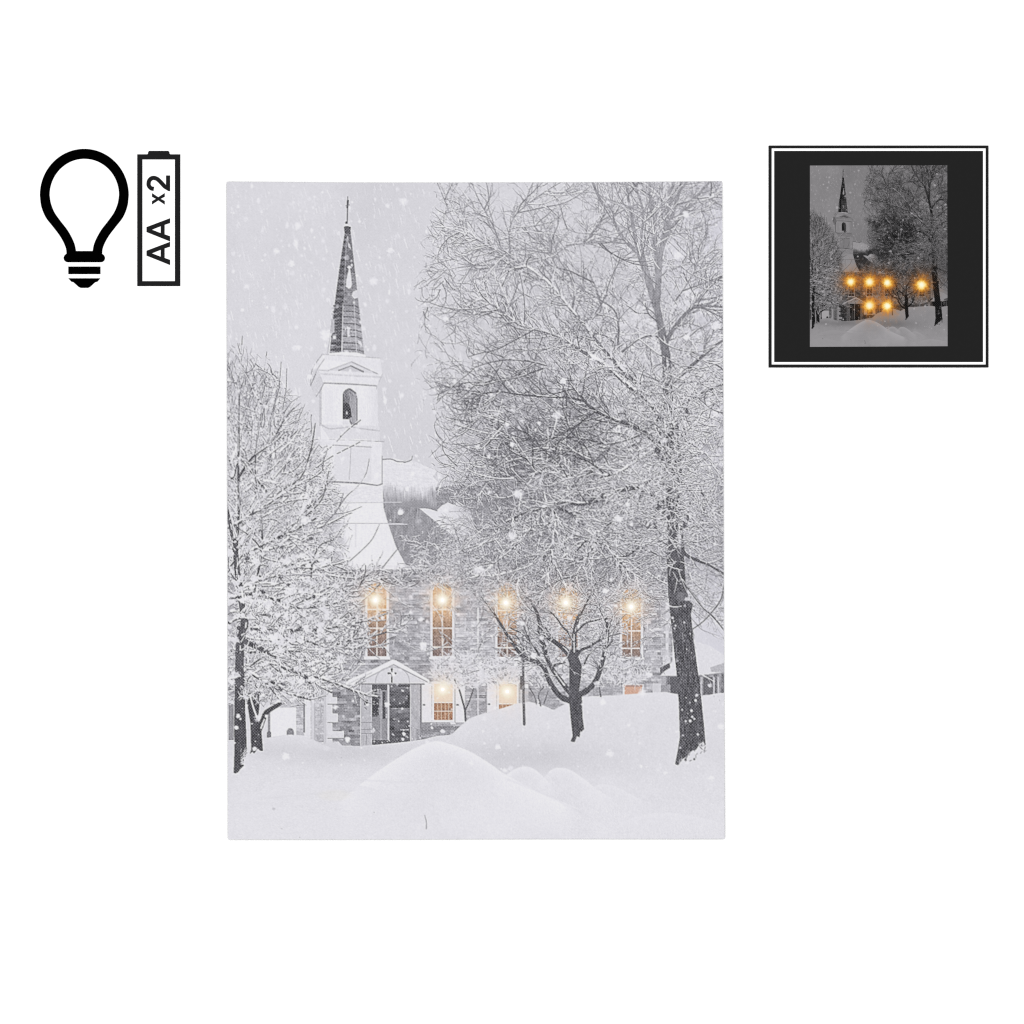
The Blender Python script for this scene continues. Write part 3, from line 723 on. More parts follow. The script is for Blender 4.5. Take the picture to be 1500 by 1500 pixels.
for x, y in zip(rng.uniform(890, 1056, n), rng.normal(580, 80, n)):
    if y < 760: blob(x, y, rng.uniform(1.5, 4), rng.uniform(222, 234), a=.6, wob=1.1, soft=.9, sx=1.4)
n = 80
o = np.stack([rng.normal(962, 20, n), rng.uniform(360, 565, n)], -1)
twigs(curves(o, rng.uniform(0, 6.28, n), rng.uniform(10, 36, n), rng.normal(0, .5, n)), rng.uniform(.7, 1.5, n), rng.uniform(125, 160, n), np.full(n, .95), 'crown_a', 3, snow_w=(1, 1.6), snow_v=(216, 230), dash=.1)
# trunk
fill([(971, 752), (976, 800), (979, 870), (985, 930), (991, 985), (994.5, 1030), (996, 1080), (993, 1100), (989, 1119), (993, 1121), (999, 1113), (1006, 1108), (1013, 1100), (1020, 1098),
      (1024, 1090), (1030, 1086), (1033.5, 1092), (1031, 1062), (1027, 1022), (1021, 975), (1015, 930), (1012, 900), (1015, 885), (1009, 880), (1004, 850), (1001, 800), (996, 770), (990, 752), (984, 764), (979, 750)], 80, label=RT, grain=32, vert=22)
n = 150
o = np.stack([rng.uniform(976, 1032, n), rng.uniform(800, 1092, n)], -1)
o = o[sample((lab == LID[RT]).astype(np.float32), o) > 0]
splat(curves(o, np.radians(rng.normal(84, 10, len(o))), rng.uniform(4, 14, len(o)), rng.normal(0, .4, len(o)), K=6), rng.uniform(.6, 1.5, len(o)), rng.choice([58., 62., 118., 128., 140.], len(o)), a=.7)
n = 260
o = np.stack([rng.normal(986, 20, n), rng.normal(778, 24, n)], -1)
twigs(curves(o, rng.uniform(0, 6.28, n), rng.uniform(10, 34, n), rng.normal(0, .7, n)), rng.uniform(.8, 1.6, n), rng.uniform(80, 115, n), np.full(n, .95), 'crown_a', 3, snow_v=(220, 236), dash=.1)
for pts, a, b, sn in sorted(RL, key=lambda t: t[1]):
    limb(pts, a, b, lambda y: 92 + 62 * max(0, min(1, (600 - y) / 200)) + rng.uniform(-6, 6), RT if a > 12 else 'crown_a', sn)
sn = np.clip(sample(snow_f, b1[:, 10]) * 1.2, 0, .95)
twigs(b1, rng.uniform(1.1, 2.0, len(b1)), np.clip(w_dark(b1, 104, 14), 75, 165), sn, 'crown_a', 4, snow_w=(.7, 1.1), dash=.15)
# thick snow lace over the trunk and lower right crown
src = par[[i for i, p in enumerate(RL) if p[3] >= .6]]
s1 = grow(src, 330, 20, 70, 14, 50, bend=.9, up=-.1)
s2 = grow(s1, 1000, 20, 65, 6, 22, bend=.9)
for P, wl, wh in ((s2, .6, 1.2), (s1, 1.0, 2.0)):
    twigs(P, rng.uniform(wl, wh, len(P)), rng.uniform(80, 120, len(P)), np.full(len(P), .95), 'crown_a', 3, snow_w=(.9, 1.4), snow_v=(220, 234), dash=.08)
n = 700
o = np.stack([rng.normal(985, 42, n), rng.uniform(540, 800, n)], -1)
P = curves(o, rng.uniform(0, 6.28, n), rng.uniform(10, 34, n), rng.normal(0, 1, n))
P = keep_in(P)
twigs(P, rng.uniform(.7, 1.6, len(P)), rng.uniform(80, 110, len(P)), np.full(len(P), .9), 'crown_a', 4, snow_w=(.9, 1.3), snow_v=(218, 234), dash=.1)
n = 46
o = np.stack([rng.normal(984, 22, n), rng.uniform(600, 790, n)], -1)
for x, y in o: blob(982 + (x - 984) * .55 + (y - 700) * .05, y, rng.uniform(1.6, 3.6), 82, a=.85, wob=.9, sx=.9, sy=1.7)
n = 420
o = np.stack([rng.normal(985, 34, n), rng.uniform(560, 800, n)], -1)
twigs(curves(o, rng.uniform(0, 6.28, n), rng.uniform(12, 40, n), rng.normal(0, 1, n)), rng.uniform(.8, 1.7, n), rng.uniform(80, 110, n), np.full(n, .95), 'crown_a', 3, snow_v=(218, 232), dash=.1)
# snow on the lower trunk
for x, y, r_ in ((1013, 1041, 2.2), (1014, 1050, 1.8), (1011, 1056, 2.4), (1017, 1053, 1.7), (1019, 1026, 2.2), (1005, 1022, 1.2), (987, 910, 1.3), (1006, 951, 1.2)): blob(x, y, r_, 224, a=.95)
stroke([(976, 884), (982, 888), (990, 889), (998, 888)], 1.8, 1.4, 226); stroke([(992, 848), (990, 860), (988, 868)], 1.4, .8, 212); stroke([(994, 836), (999, 850), (1004, 862), (1008, 870)], 1.5, .8, 214)
stroke([(986, 838), (994, 852), (998, 846)], 1.2, .8, 210)
blob(1000, 874, 7, 150, a=.45, sx=1.3)
n = 110
o = np.stack([rng.uniform(992, 1034, n), rng.uniform(1092, 1118, n)], -1)
o = o[(o[:, 1] > 1120 - (o[:, 0] - 988) * .75) & (o[:, 1] < 1130 - (o[:, 0] - 988) * .6)]
splat(curves(o, np.radians(rng.normal(-65, 22, len(o))), rng.uniform(3, 8, len(o)), rng.normal(0, .3, len(o)), K=6), rng.uniform(.7, 1.3, len(o)), np.where(rng.random(len(o)) < .35, 100., 220.), a=.85)
for x, y in ((1004, 1113), (1017, 1112), (993, 1119)): blob(x, y, 1.5, 90)

# ---- left tree
LT, LC = 'trunk_c', 'crown_c'
lcrown = [(326, 520), (345, 505), (356, 488), (364, 525), (385, 540), (392, 510), (398, 545), (425, 575), (448, 600), (462, 640), (478, 670), (488, 710), (505, 745), (512, 790), (518, 830), (515, 870),
          (535, 910), (540, 950), (520, 985), (490, 1000), (470, 1012), (440, 1030), (405, 1036), (380, 1030), (326, 1050)]
fld = np.zeros((H, W), np.float32); mm, sl = poly_mask(lcrown); fld[sl] = mm
lsoft = np.clip((blur(fld, 17) - .2) / .7, 0, 1)
ledge = np.clip((blur(fld, 17) - .55) / .4, 0, 1)
ldens = np.clip(.35 + (YY - 520) / 300, .3, 1)
al = (lsoft * ledge * ldens * np.clip(.34 + .4 * N5 + .2 * N14 + .16 * (YY > 740), 0, .85))[..., None]
img[:] = img * (1 - al) + tint(158 + N2 * 20 + N1 * 20 - 14 * (YY > 820)) * al
LL = [([(350, 1000), (352, 940), (358, 915), (354, 880), (348, 840), (344, 800), (338, 770), (330, 740)], 13, 5, .45),
      ([(349, 850), (347, 800), (350, 740), (349, 690), (350, 630), (351, 560), (355, 492)], 4.5, .8, .5), ([(372, 870), (384, 800), (380, 740), (374, 680), (382, 600), (387, 545), (391, 515)], 3, .8, .5), ([(352, 518), (348, 503)], .8, .6, 0), ([(400, 600), (408, 570), (412, 530)], 1.2, .7, 0), ([(414, 600), (419, 570), (420, 540)], 1, .7, 0),
      ([(346, 830), (360, 812), (390, 795), (425, 780), (462, 760)], 6, 2, .8), ([(334, 772), (352, 764), (380, 745), (409, 727), (440, 708), (462, 697), (484, 678)], 6, 2, .8),
      ([(340, 700), (352, 672), (375, 700), (390, 720)], 5, 3, .8), ([(349, 700), (370, 670), (395, 650), (420, 610), (440, 590)], 3.4, 1, .4),
      ([(390, 745), (410, 720), (440, 700), (455, 660), (462, 620)], 3, 1, .5), ([(470, 775), (490, 752), (507, 728), (524, 712), (536, 694), (541, 672)], 1.2, .6, .1),
      ([(497, 742), (501, 730), (503, 722)], 1.1, .8, 0), ([(486, 754), (510, 750), (530, 742)], .9, .6, 0), ([(450, 745), (466, 732), (478, 716), (479, 702)], 1.4, .8, .1),
      ([(428, 770), (455, 750), (472, 730), (478, 706), (482, 690)], 1.8, .8, .1),
      ([(340, 875), (370, 870), (410, 880), (440, 890), (500, 880), (540, 845), (556, 828)], 5, 1.6, .85), ([(350, 920), (390, 921), (430, 922), (462, 923), (500, 916), (540, 908), (568, 898)], 6, 2, .85),
      ([(395, 920), (412, 900), (430, 886), (455, 876)], 4.5, 2, .6), ([(365, 955), (410, 952), (462, 953), (512, 938), (563, 927), (606, 906)], 5, 1.4, .8),
      ([(430, 930), (470, 945), (510, 950), (545, 948), (570, 942)], 4, 1.6, .85), ([(360, 940), (400, 960), (440, 985), (470, 1005), (486, 1014)], 7, 3, .85),
      ([(410, 975), (432, 984), (460, 990), (495, 1002), (528, 1015), (556, 1022)], 5, 3.2, .85), ([(366, 985), (390, 1000), (420, 1015), (455, 1025)], 5, 2, .85),
      ([(350, 990), (380, 965), (420, 945), (450, 935)], 5, 2, .8), ([(500, 905), (520, 888), (540, 872), (560, 852)], 2.6, 1, .7), ([(545, 850), (560, 832), (576, 812), (588, 798)], 1.2, .7, .2),
      ([(512, 822), (530, 806), (545, 790), (556, 768)], .9, .6, .1), ([(455, 850), (458, 825), (468, 800), (490, 790)], 2.4, 1, .6), ([(356, 860), (380, 850), (420, 838), (450, 825), (480, 822)], 4.5, 2, .85),
      ([(480, 860), (510, 858), (545, 850), (580, 845)], 3, 1.2, .85), ([(336, 830), (348, 815), (352, 800)], 4, 2, .6), ([(336, 912), (350, 905), (380, 900), (410, 905)], 5, 2, .85)]
lp = np.stack([resample(p[0]) for p in LL])
l1 = grow(lp, 300, 20, 62, 22, 80, bend=.6, up=.5, tmin=.15)
l2 = grow(np.concatenate([lp, l1]), 2100, 20, 60, 10, 34, bend=.7, up=.35)
l3 = grow(np.concatenate([l1, l2]), 4200, 20, 60, 5, 16, bend=.7, up=.2)
n = 2400
o = np.stack([rng.uniform(328, 545, n), rng.uniform(500, 1035, n)], -1)
o = o[rng.random(n) < sample(lsoft * ldens, o)]; n = len(o)
fan = np.radians(-92 + 42 * np.clip((o[:, 0] - 345) / 125, 0, 1) + rng.normal(0, 13, n))
th = np.where(o[:, 1] < 730, fan, np.radians(rng.normal(-25, 45, n)))
lf = curves(o, th, rng.uniform(10, 42, n), rng.normal(0, .25, n), wob=.05)
m_ = 1500
o2 = np.stack([rng.uniform(328, 490, m_), rng.uniform(520, 760, m_)], -1)
o2 = o2[rng.random(m_) < sample(lsoft, o2)]
lf = np.concatenate([lf, curves(o2, np.radians(-92 + 42 * np.clip((o2[:, 0] - 345) / 125, 0, 1) + rng.normal(0, 11, len(o2))), rng.uniform(14, 46, len(o2)), rng.normal(0, .2, len(o2)), wob=.05)])
def lkeep(P):
    e = sample(lsoft, P[:, -1]); s = sample(lsoft, P[:, 0])
    return P[(rng.random(len(P)) < np.clip(e * 1.6, 0, 1)) & (s > .1)]
l1, l2, l3, lf = map(lkeep, (l1, l2, l3, lf))
thin = lambda P, f: P[(P[:, 0, 1] > 730) | (rng.random(len(P)) < f)]
l1, l2, l3 = thin(l1, .25), thin(l2, .35), thin(l3, .5)
lsnow = np.clip(.5 + .4 * (YY - 560) / 160, .45, .92)
for P, wr, bd, nb in ((lf, (.6, 1.2), 110, 5), (l3, (.5, 1.1), 102, 6), (l2, (.8, 1.6), 96, 6)):
    fade = 34 * np.clip((640 - P[:, 8, 1]) / 120, 0, 1)
    big = 1 + .5 * np.clip((P[:, 8, 1] - 760) / 120, 0, 1)
    twigs(P, rng.uniform(*wr, len(P)) * big, np.clip(rng.normal(bd, 16, len(P)) + fade, 66, 170), sample(lsnow, P[:, 8]), LC, nb, snow_w=(1.0, 1.8), snow_v=(222, 238), dash=.15)
n = 120
o = np.stack([rng.uniform(334, 470, n), rng.uniform(660, 1000, n)], -1)
o = o[sample(lsoft, o) > .5]; n = len(o)
P = boughs(o, np.radians(np.where(o[:, 1] < 800, rng.normal(-38, 14, n), np.where(o[:, 1] < 930, rng.normal(-12, 18, n), rng.normal(14, 18, n)))), rng.uniform(24, 80, n), 1.8, 4.2, .35, LC, dark=(70, 105))
P = grow(lkeep(P), 520, 25, 65, 8, 24, bend=.5)
splat(P, rng.uniform(1.0, 2.0, 520), rng.uniform(224, 238, 520), a=.92, dash=.08, label=LC, lab_thr=.4)
# trunks
fill([(342.5, 1132), (343.5, 1100), (343, 1060), (344, 1010), (345, 980), (358, 980), (359, 1040), (361, 1085), (361.5, 1105), (357, 1112), (357, 1122), (352, 1126), (349, 1131), (345, 1133)], 70, label=LT, grain=22, vert=14)
fill([(366, 1104), (368, 1098), (367, 1060), (362, 1030), (360, 1012), (379, 1012), (380, 1034), (378, 1052), (382, 1062), (384, 1085), (385, 1100), (381, 1100), (378, 1096), (372, 1104), (370, 1101)], 68, label=LT, grain=22, vert=14)
n = 90
o = np.stack([rng.uniform(352, 392, n), rng.uniform(1000, 1024, n)], -1)
twigs(curves(o, rng.uniform(0, 6.28, n), rng.uniform(6, 18, n), rng.normal(0, .8, n)), rng.uniform(1, 2.4, n), rng.uniform(70, 100, n), np.full(n, .85), LC, 3, snow_v=(218, 236), dash=.1)
limb([(380, 1068), (387, 1050), (392, 1042), (410, 1031)], 8, 5.5, 70, LT, .15); stroke([(366, 1018), (371, 1036), (376, 1050)], 2.4, 3, 224); blob(390, 1049, 2.4, 226)
blob(378, 1052, 5, 224, sx=.9, a=.9, wob=.5)
for pts, a, b, sn in sorted(LL, key=lambda t: t[1]):
    limb(pts, a, b, lambda y: 86 + (42 if a < 1.3 else 34 * max(0, min(1, (680 - y) / 120))) + rng.uniform(-6, 6), LT if a > 6.5 else LC, sn)
s1 = np.concatenate([l1, grow(lp[[i for i, p in enumerate(LL) if p[3] > .7]], 420, 20, 65, 10, 40, bend=.8)])
twigs(s1, rng.uniform(1.1, 2.4, len(s1)), rng.uniform(78, 112, len(s1)), np.clip(sample(lsnow, s1[:, 8]) * 1.15, 0, .95), LC, 5, snow_w=(.9, 1.4), snow_v=(220, 234), dash=.12)
# snow pillows on the lower left boughs
n = 150
o = np.stack([rng.uniform(332, 500, n), rng.uniform(800, 1030, n)], -1); o = o[sample(lsoft, o) > .6]
for x, y in o: blob(x, y, rng.uniform(1.8, 4.2), rng.uniform(220, 233), a=.85, wob=.7, sx=1.5)
n = 24
o = np.stack([rng.uniform(332, 480, n), rng.uniform(780, 1030, n)], -1); o = o[sample(lsoft, o) > .6]
for x, y in o: blob(x, y, rng.uniform(1.2, 2.6), rng.uniform(74, 100), a=.9, wob=.8, sx=1.3)
for x, y, r_ in ((349, 1049, 3.2), (346.5, 1066, 3), (352, 1053, 1.6), (373, 1097, 3.4), (369, 1060, 1.6), (374, 1086, 1.3), (344, 1088, 1.4)): blob(x, y, r_, 230, a=.95, wob=.2)
splat(curves(np.stack([rng.uniform(352, 364, 50), rng.uniform(1100, 1124, 50)], -1), np.radians(rng.normal(-60, 20, 50)), rng.uniform(3, 7, 50), np.zeros(50), K=4), np.full(50, 1.1), np.full(50, 220.), a=.9)

# ================================================================== falling flakes
FL = [(436, 331, 5), (591, 295, 4.5), (427, 386, 4.5), (405, 368, 3.8), (572, 367, 3.8), (477, 491, 7), (437, 509, 3.6), (547, 412, 5), (453, 552, 3.5), (355, 454, 2.6), (652, 467, 4),
      (870, 524, 5), (826, 558, 4.2), (1049, 477, 5.5), (1006, 494, 3.6), (993, 374, 6), (1005, 314, 4.5), (742, 622, 3.2), (816, 608, 5), (750, 651, 3.2), (759, 724, 5.4), (906, 760, 4.6), (750, 785, 6),
      (701, 835, 6), (446, 760, 5), (428, 837, 3), (596, 716, 3), (587, 750, 4), (620, 947, 6), (887, 866, 4), (617, 907, 3), (951, 989, 4), (940, 1015, 4.6), (883, 1029, 4), (893, 1104, 4.6), (729, 1094, 3.4),
      (1056, 1064, 4.5), (419, 1108, 5), (567, 1032, 3.4), (590, 1012, 2), (592, 1075, 2.6), (590, 1083, 2.4), (538, 1032, 2), (509, 1083, 4), (491, 1036, 3), (517, 1027, 2), (874, 1001, 3.5), (835, 905, 3.6), (782, 960, 4),
      (765, 913, 3.4), (1040, 1004, 2.6), (939, 1122, 2.2), (975, 1132, 2.6), (1042, 1140, 3.4), (690, 1118, 2.6), (648, 1071, 3), (633, 1066, 2), (740, 1128, 3), (700, 655, 3), (790, 620, 2.4), (560, 905, 2.6), (575, 990, 2)]
for x, y, r_ in FL:
    blob(x, y, r_, 234, a=rng.uniform(.78, .98), soft=rng.uniform(.5, .9), sx=rng.uniform(.95, 1.25), wob=.35)
n = 900
for x, y, r_, a_ in zip(rng.uniform(333, 1061, n), rng.uniform(268, 1130, n), rng.gamma(2.2, .42, n) + .5, rng.uniform(.3, .9, n)):
    if not (498 < x < 527 and 562 < y < 625): blob(x, y, min(r_, 3.4), 232, a=a_, soft=.8, wob=.3)
for x, y, r_ in zip(rng.uniform(333, 640, 170), rng.uniform(268, 700, 170), rng.gamma(2.5, .5, 170) + .6):
    if not (498 < x < 527 and 562 < y < 625): blob(x, y, min(r_, 3.4), 236, a=rng.uniform(.4, .85), soft=.9, sx=rng.uniform(.8, 1.1), sy=rng.uniform(.9, 1.7), wob=.3)
for x, y in zip(rng.uniform(540, 616, 46), rng.uniform(1002, 1090, 46)): blob(x, y, rng.uniform(.5, 1.3), 220, a=.8)
for x, y in zip(rng.uniform(992, 1030, 50), rng.uniform(930, 1090, 50)): blob(x, y, rng.uniform(.4, .9), 200, a=.7)
streaks(260, 333, 1061, 268, 1000, 228, .35)

day = img.copy()                      # the unlit artwork, for the night picture
# ================================================================== printed window glow
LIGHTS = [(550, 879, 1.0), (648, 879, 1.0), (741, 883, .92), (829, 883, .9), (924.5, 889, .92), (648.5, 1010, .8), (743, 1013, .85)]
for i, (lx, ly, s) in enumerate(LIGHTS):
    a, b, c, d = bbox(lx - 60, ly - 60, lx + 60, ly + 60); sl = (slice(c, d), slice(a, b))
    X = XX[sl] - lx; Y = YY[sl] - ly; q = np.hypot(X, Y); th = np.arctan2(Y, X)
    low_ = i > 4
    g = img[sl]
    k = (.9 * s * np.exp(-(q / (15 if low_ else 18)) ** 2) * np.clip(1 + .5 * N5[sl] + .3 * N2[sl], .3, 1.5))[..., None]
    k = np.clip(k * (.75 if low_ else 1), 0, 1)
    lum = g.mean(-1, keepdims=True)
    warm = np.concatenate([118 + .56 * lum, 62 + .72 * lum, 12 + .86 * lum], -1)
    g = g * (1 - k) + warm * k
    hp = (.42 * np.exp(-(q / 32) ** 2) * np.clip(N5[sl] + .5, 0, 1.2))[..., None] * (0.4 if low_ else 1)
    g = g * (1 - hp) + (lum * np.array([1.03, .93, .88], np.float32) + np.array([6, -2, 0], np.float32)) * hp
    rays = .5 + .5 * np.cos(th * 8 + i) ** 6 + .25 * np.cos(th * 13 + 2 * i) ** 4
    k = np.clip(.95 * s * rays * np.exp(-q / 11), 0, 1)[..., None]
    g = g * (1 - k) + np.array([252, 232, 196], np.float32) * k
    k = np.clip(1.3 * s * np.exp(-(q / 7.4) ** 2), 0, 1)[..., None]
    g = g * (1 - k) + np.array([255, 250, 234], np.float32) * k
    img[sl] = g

# ------------------------------------------------------------------ finishing the ink
def box2(a):
    return (a[0::2, 0::2] + a[1::2, 0::2] + a[0::2, 1::2] + a[1::2, 1::2]) / 4
main = box2(img); night_src = box2(day)
g1 = rng.normal(0, 3.2, main.shape[:2]).astype(np.float32)[..., None]
def soft3(a):
    p = np.pad(a, ((1, 1), (1, 1), (0, 0)), mode='edge')
    return (p[:-2, 1:-1] + p[2:, 1:-1] + p[1:-1, :-2] + p[1:-1, 2:] + a * 2) / 6
wide = soft3(soft3(soft3(soft3(soft3(soft3(main))))))
loc = np.abs(main - wide).mean(-1, keepdims=True)
for _ in range(6): loc = soft3(loc)
main = main + (.55 * np.clip(loc / 14, 0, 1)) * (main - wide)
main = main + .8 * (main - soft3(soft3(main)))
night_src = night_src + .8 * (night_src - soft3(soft3(night_src)))
busy = np.clip(np.abs(main - soft3(soft3(main))).mean(-1, keepdims=True) / 18, 0, 1); busy = soft3(soft3(busy))
main = np.clip(main + g1 * (1 + 2.2 * busy) + 5.5, 40, 243)
main = np.where(main > 238, 238 + (main - 238) * .4, main)
glow_keep = box2(img)
hot = np.clip((glow_keep - 236) / 10, 0, 1).max(-1, keepdims=True)
main = main * (1 - hot) + np.maximum(main, glow_keep) * hot
lab1 = lab[1::2, 1::2]

def bil(a, px, py):
    x = np.clip(px - RX0 - .5, 0, a.shape[1] - 1.001); y = np.clip(py - RY0 - .5, 0, a.shape[0] - 1.001)
    ix = x.astype(int); iy = y.astype(int); fx = (x - ix)[..., None]; fy = (y - iy)[..., None]
    return (a[iy, ix] * (1 - fx) + a[iy, ix + 1] * fx) * (1 - fy) + (a[iy + 1, ix] * (1 - fx) + a[iy + 1, ix + 1] * fx) * fy

# ================================================================== materials
def new_mat(name):
    m = bpy.data.materials.new(name); m.use_nodes = True
    nt = m.node_tree; b = nt.nodes['Principled BSDF']
    b.inputs['Roughness'].default_value = .9
    b.inputs['Specular IOR Level'].default_value = 0.0
    return m, nt, b

def flat_mat(name, disp, var=.04, scale=400):
    m, nt, b = new_mat(name)
    c = srgb_lin(disp) / L_EFF
    n = nt.nodes.new('ShaderNodeTexNoise'); n.inputs['Scale'].default_value = scale; n.inputs['Detail'].default_value = 4
    tc = nt.nodes.new('ShaderNodeTexCoord'); nt.links.new(tc.outputs['Object'], n.inputs['Vector'])
    r = nt.nodes.new('ShaderNodeValToRGB')
    r.color_ramp.elements[0].color = (*(c * (1 - var)), 1); r.color_ramp.elements[1].color = (*(c * (1 + var)), 1)
    nt.links.new(n.outputs['Fac'], r.inputs['Fac']); nt.links.new(r.outputs['Color'], b.inputs['Base Color'])
    return m

def print_mat(name, weave, period):
    """printed cloth: ink colour from the mesh, threads showing through, slight weave relief"""
    m, nt, b = new_mat(name)
    N = nt.nodes.new; Lk = nt.links.new
    at = N('ShaderNodeAttribute'); at.attribute_name = 'ink'
    tc = N('ShaderNodeTexCoord'); sp = N('ShaderNodeSeparateXYZ'); Lk(tc.outputs['Object'], sp.inputs[0])
    def mth(op, a, bb=None):
        q = N('ShaderNodeMath'); q.operation = op
        for s, v in zip(q.inputs, (a, bb)):
            if v is None: continue
            if isinstance(v, (int, float)): s.default_value = v
            else: Lk(v, s)
        return q.outputs[0]
    k = 2 * math.pi / period
    wv = mth('MULTIPLY', mth('SINE', mth('MULTIPLY', sp.outputs['X'], k)), mth('SINE', mth('MULTIPLY', sp.outputs['Z'], k)))
    no = N('ShaderNodeTexNoise'); no.inputs['Scale'].default_value = 260; no.inputs['Detail'].default_value = 2
    Lk(tc.outputs['Object'], no.inputs['Vector'])
    wv = mth('MULTIPLY', wv, mth('ADD', mth('MULTIPLY', no.outputs['Fac'], 1.4), .3))
    bw = N('ShaderNodeRGBToBW'); Lk(at.outputs['Color'], bw.inputs[0])
    fac = mth('MULTIPLY', mth('MULTIPLY', wv, mth('MAXIMUM', mth('SUBTRACT', 1.1, mth('MULTIPLY', bw.outputs[0], 1.35)), .25)), weave)
    # raised threads carry less ink: push the ink towards pale cloth there, deeper in the gaps
    up = N('ShaderNodeMix'); up.data_type = 'RGBA'; up.blend_type = 'MIX'
    Lk(mth('MAXIMUM', fac, 0.0), up.inputs[0]); Lk(at.outputs['Color'], up.inputs[6]); up.inputs[7].default_value = (.5, .5, .52, 1)
    dn = N('ShaderNodeMix'); dn.data_type = 'RGBA'; dn.blend_type = 'MULTIPLY'
    Lk(mth('MULTIPLY', mth('MAXIMUM', mth('MULTIPLY', fac, -1.0), 0.0), 1.0), dn.inputs[0]); Lk(up.outputs[2], dn.inputs[6]); dn.inputs[7].default_value = (.72, .72, .73, 1)
    Lk(dn.outputs[2], b.inputs['Base Color'])
    bp = N('ShaderNodeBump'); bp.inputs['Strength'].default_value = .06; bp.inputs['Distance'].default_value = .0001
    Lk(wv, bp.inputs['Height']); Lk(bp.outputs[0], b.inputs['Normal'])
    return m

M_WALL = flat_mat('white_wall_paint', (255, 255, 255), .01)
M_WALL.node_tree.nodes['Color Ramp'].color_ramp.elements[0].color = (.93, .93, .93, 1)
M_WALL.node_tree.nodes['Color Ramp'].color_ramp.elements[1].color = (.94, .94, .94, 1)
M_PRINT = print_mat('printed_canvas_cloth', .24, 4.2 * S)
M_NIGHT = print_mat('glossy_night_print', .05, 2.6 * S)
M_CLOTH = flat_mat('bare_canvas_edge', (222, 221, 226), .05, 900)
M_BLACK = flat_mat('black_cut_vinyl', (2, 2, 2), .1)
M_CHAR = flat_mat('charcoal_cut_vinyl', (35, 35, 36), .05)
M_PANEL = flat_mat('charcoal_card', (37, 37, 37), .05)
M_WHITE = flat_mat('white_card', (255, 255, 255), .01)
M_WHITE.node_tree.nodes['Color Ramp'].color_ramp.elements[0].color = (.90, .90, .90, 1)
M_WHITE.node_tree.nodes['Color Ramp'].color_ramp.elements[1].color = (.91, .91, .91, 1)
M_LED, nt, b = new_mat('warm_white_led')
b.inputs['Base Color'].default_value = (.9, .85, .75, 1)
b.inputs['Emission Color'].default_value = (1.0, .93, .78, 1); b.inputs['Emission Strength'].default_value = .8

# ================================================================== objects
def empty(name, loc, label, cat):
    o = bpy.data.objects.new(name, None); o.location = loc; o.empty_display_size = .02
    COL.objects.link(o); o['label'] = label; o['category'] = cat
    return o

def mesh_obj(name, verts, faces, mat, parent=None, cols=None, origin=(0, 0, 0), label=None):
    me = bpy.data.meshes.new(name)
    v = np.asarray(verts, np.float32) - np.asarray(origin, np.float32)
    if isinstance(faces, np.ndarray):
        nf = len(faces); me.vertices.add(len(v)); me.vertices.foreach_set('co', v.ravel())
        me.loops.add(nf * 4); me.loops.foreach_set('vertex_index', faces.ravel().astype(np.int32))
        me.polygons.add(nf); me.polygons.foreach_set('loop_start', np.arange(0, nf * 4, 4, dtype=np.int32))
        me.update(calc_edges=True)
    else:
        me.from_pydata(v.tolist(), [], faces); me.update()
    if cols is not None:
        at = me.attributes.new('ink', 'FLOAT_COLOR', 'POINT')
        at.data.foreach_set('color', np.concatenate([cols, np.ones((len(cols), 1))], 1).astype(np.float32).ravel())
    me.materials.append(mat)
    o = bpy.data.objects.new(name, me); COL.objects.link(o)
    if parent is not None: o.parent = parent
    if label: o['label'] = label
    return o

# ---- the wall the things hang on
w = 3.0
wall = mesh_obj('wall', [(-w, 0, -w + .75), (w, 0, -w + .75), (w, 0, w + .75), (-w, 0, w + .75)], [(0, 1, 2, 3)], M_WALL)
wall['kind'] = 'structure'

# ---- printed sheets cut from one grid
def sheet(quad_fn, nu, nv, d, colour_src, tone, origin):
    """grid over the print; returns verts, colours, cell photo positions in artwork pixels"""
    u = np.linspace(0, 1, nu); v = np.linspace(0, 1, nv)
    U, V = np.meshgrid(u, v)
    px, py, ax, ay = quad_fn(U, V)
    k = (CAM_D - d) / CAM_D
    P = np.stack([(px - 750) * S * k, np.full_like(px, -d), (750 - py) * S * k + .75], -1)
    c = srgb_lin(tone(bil(colour_src, ax, ay), ax, ay)) / L_EFF
    cu = (ax[:-1, :-1] + ax[1:, 1:]) / 2; cv = (ay[:-1, :-1] + ay[1:, 1:]) / 2
    cl = lab1[np.clip((cv - RY0).astype(int), 0, lab1.shape[0] - 1), np.clip((cu - RX0).astype(int), 0, lab1.shape[1] - 1)]
    return P, c, cl

def cut(name, grid, ids, mat, parent, label=None):
    P, c, cl = grid
    m = np.isin(cl, ids)
    j, i = np.nonzero(m)
    if len(j) == 0: return None
    nu = P.shape[1]
    f = np.stack([j * nu + i, (j + 1) * nu + i, (j + 1) * nu + i + 1, j * nu + i + 1], -1)
    used, inv = np.unique(f.ravel(), return_inverse=True)
    org = parent.matrix_world.translation if False else ROOT_OF[parent.name]
    o = mesh_obj(name, P.reshape(-1, 3)[used], inv.reshape(-1, 4), mat, parent, c.reshape(-1, 3)[used], ROOT_OF[parent.name], label)
    ROOT_OF[o.name] = ROOT_OF[parent.name]
    return o
ROOT_OF = {}

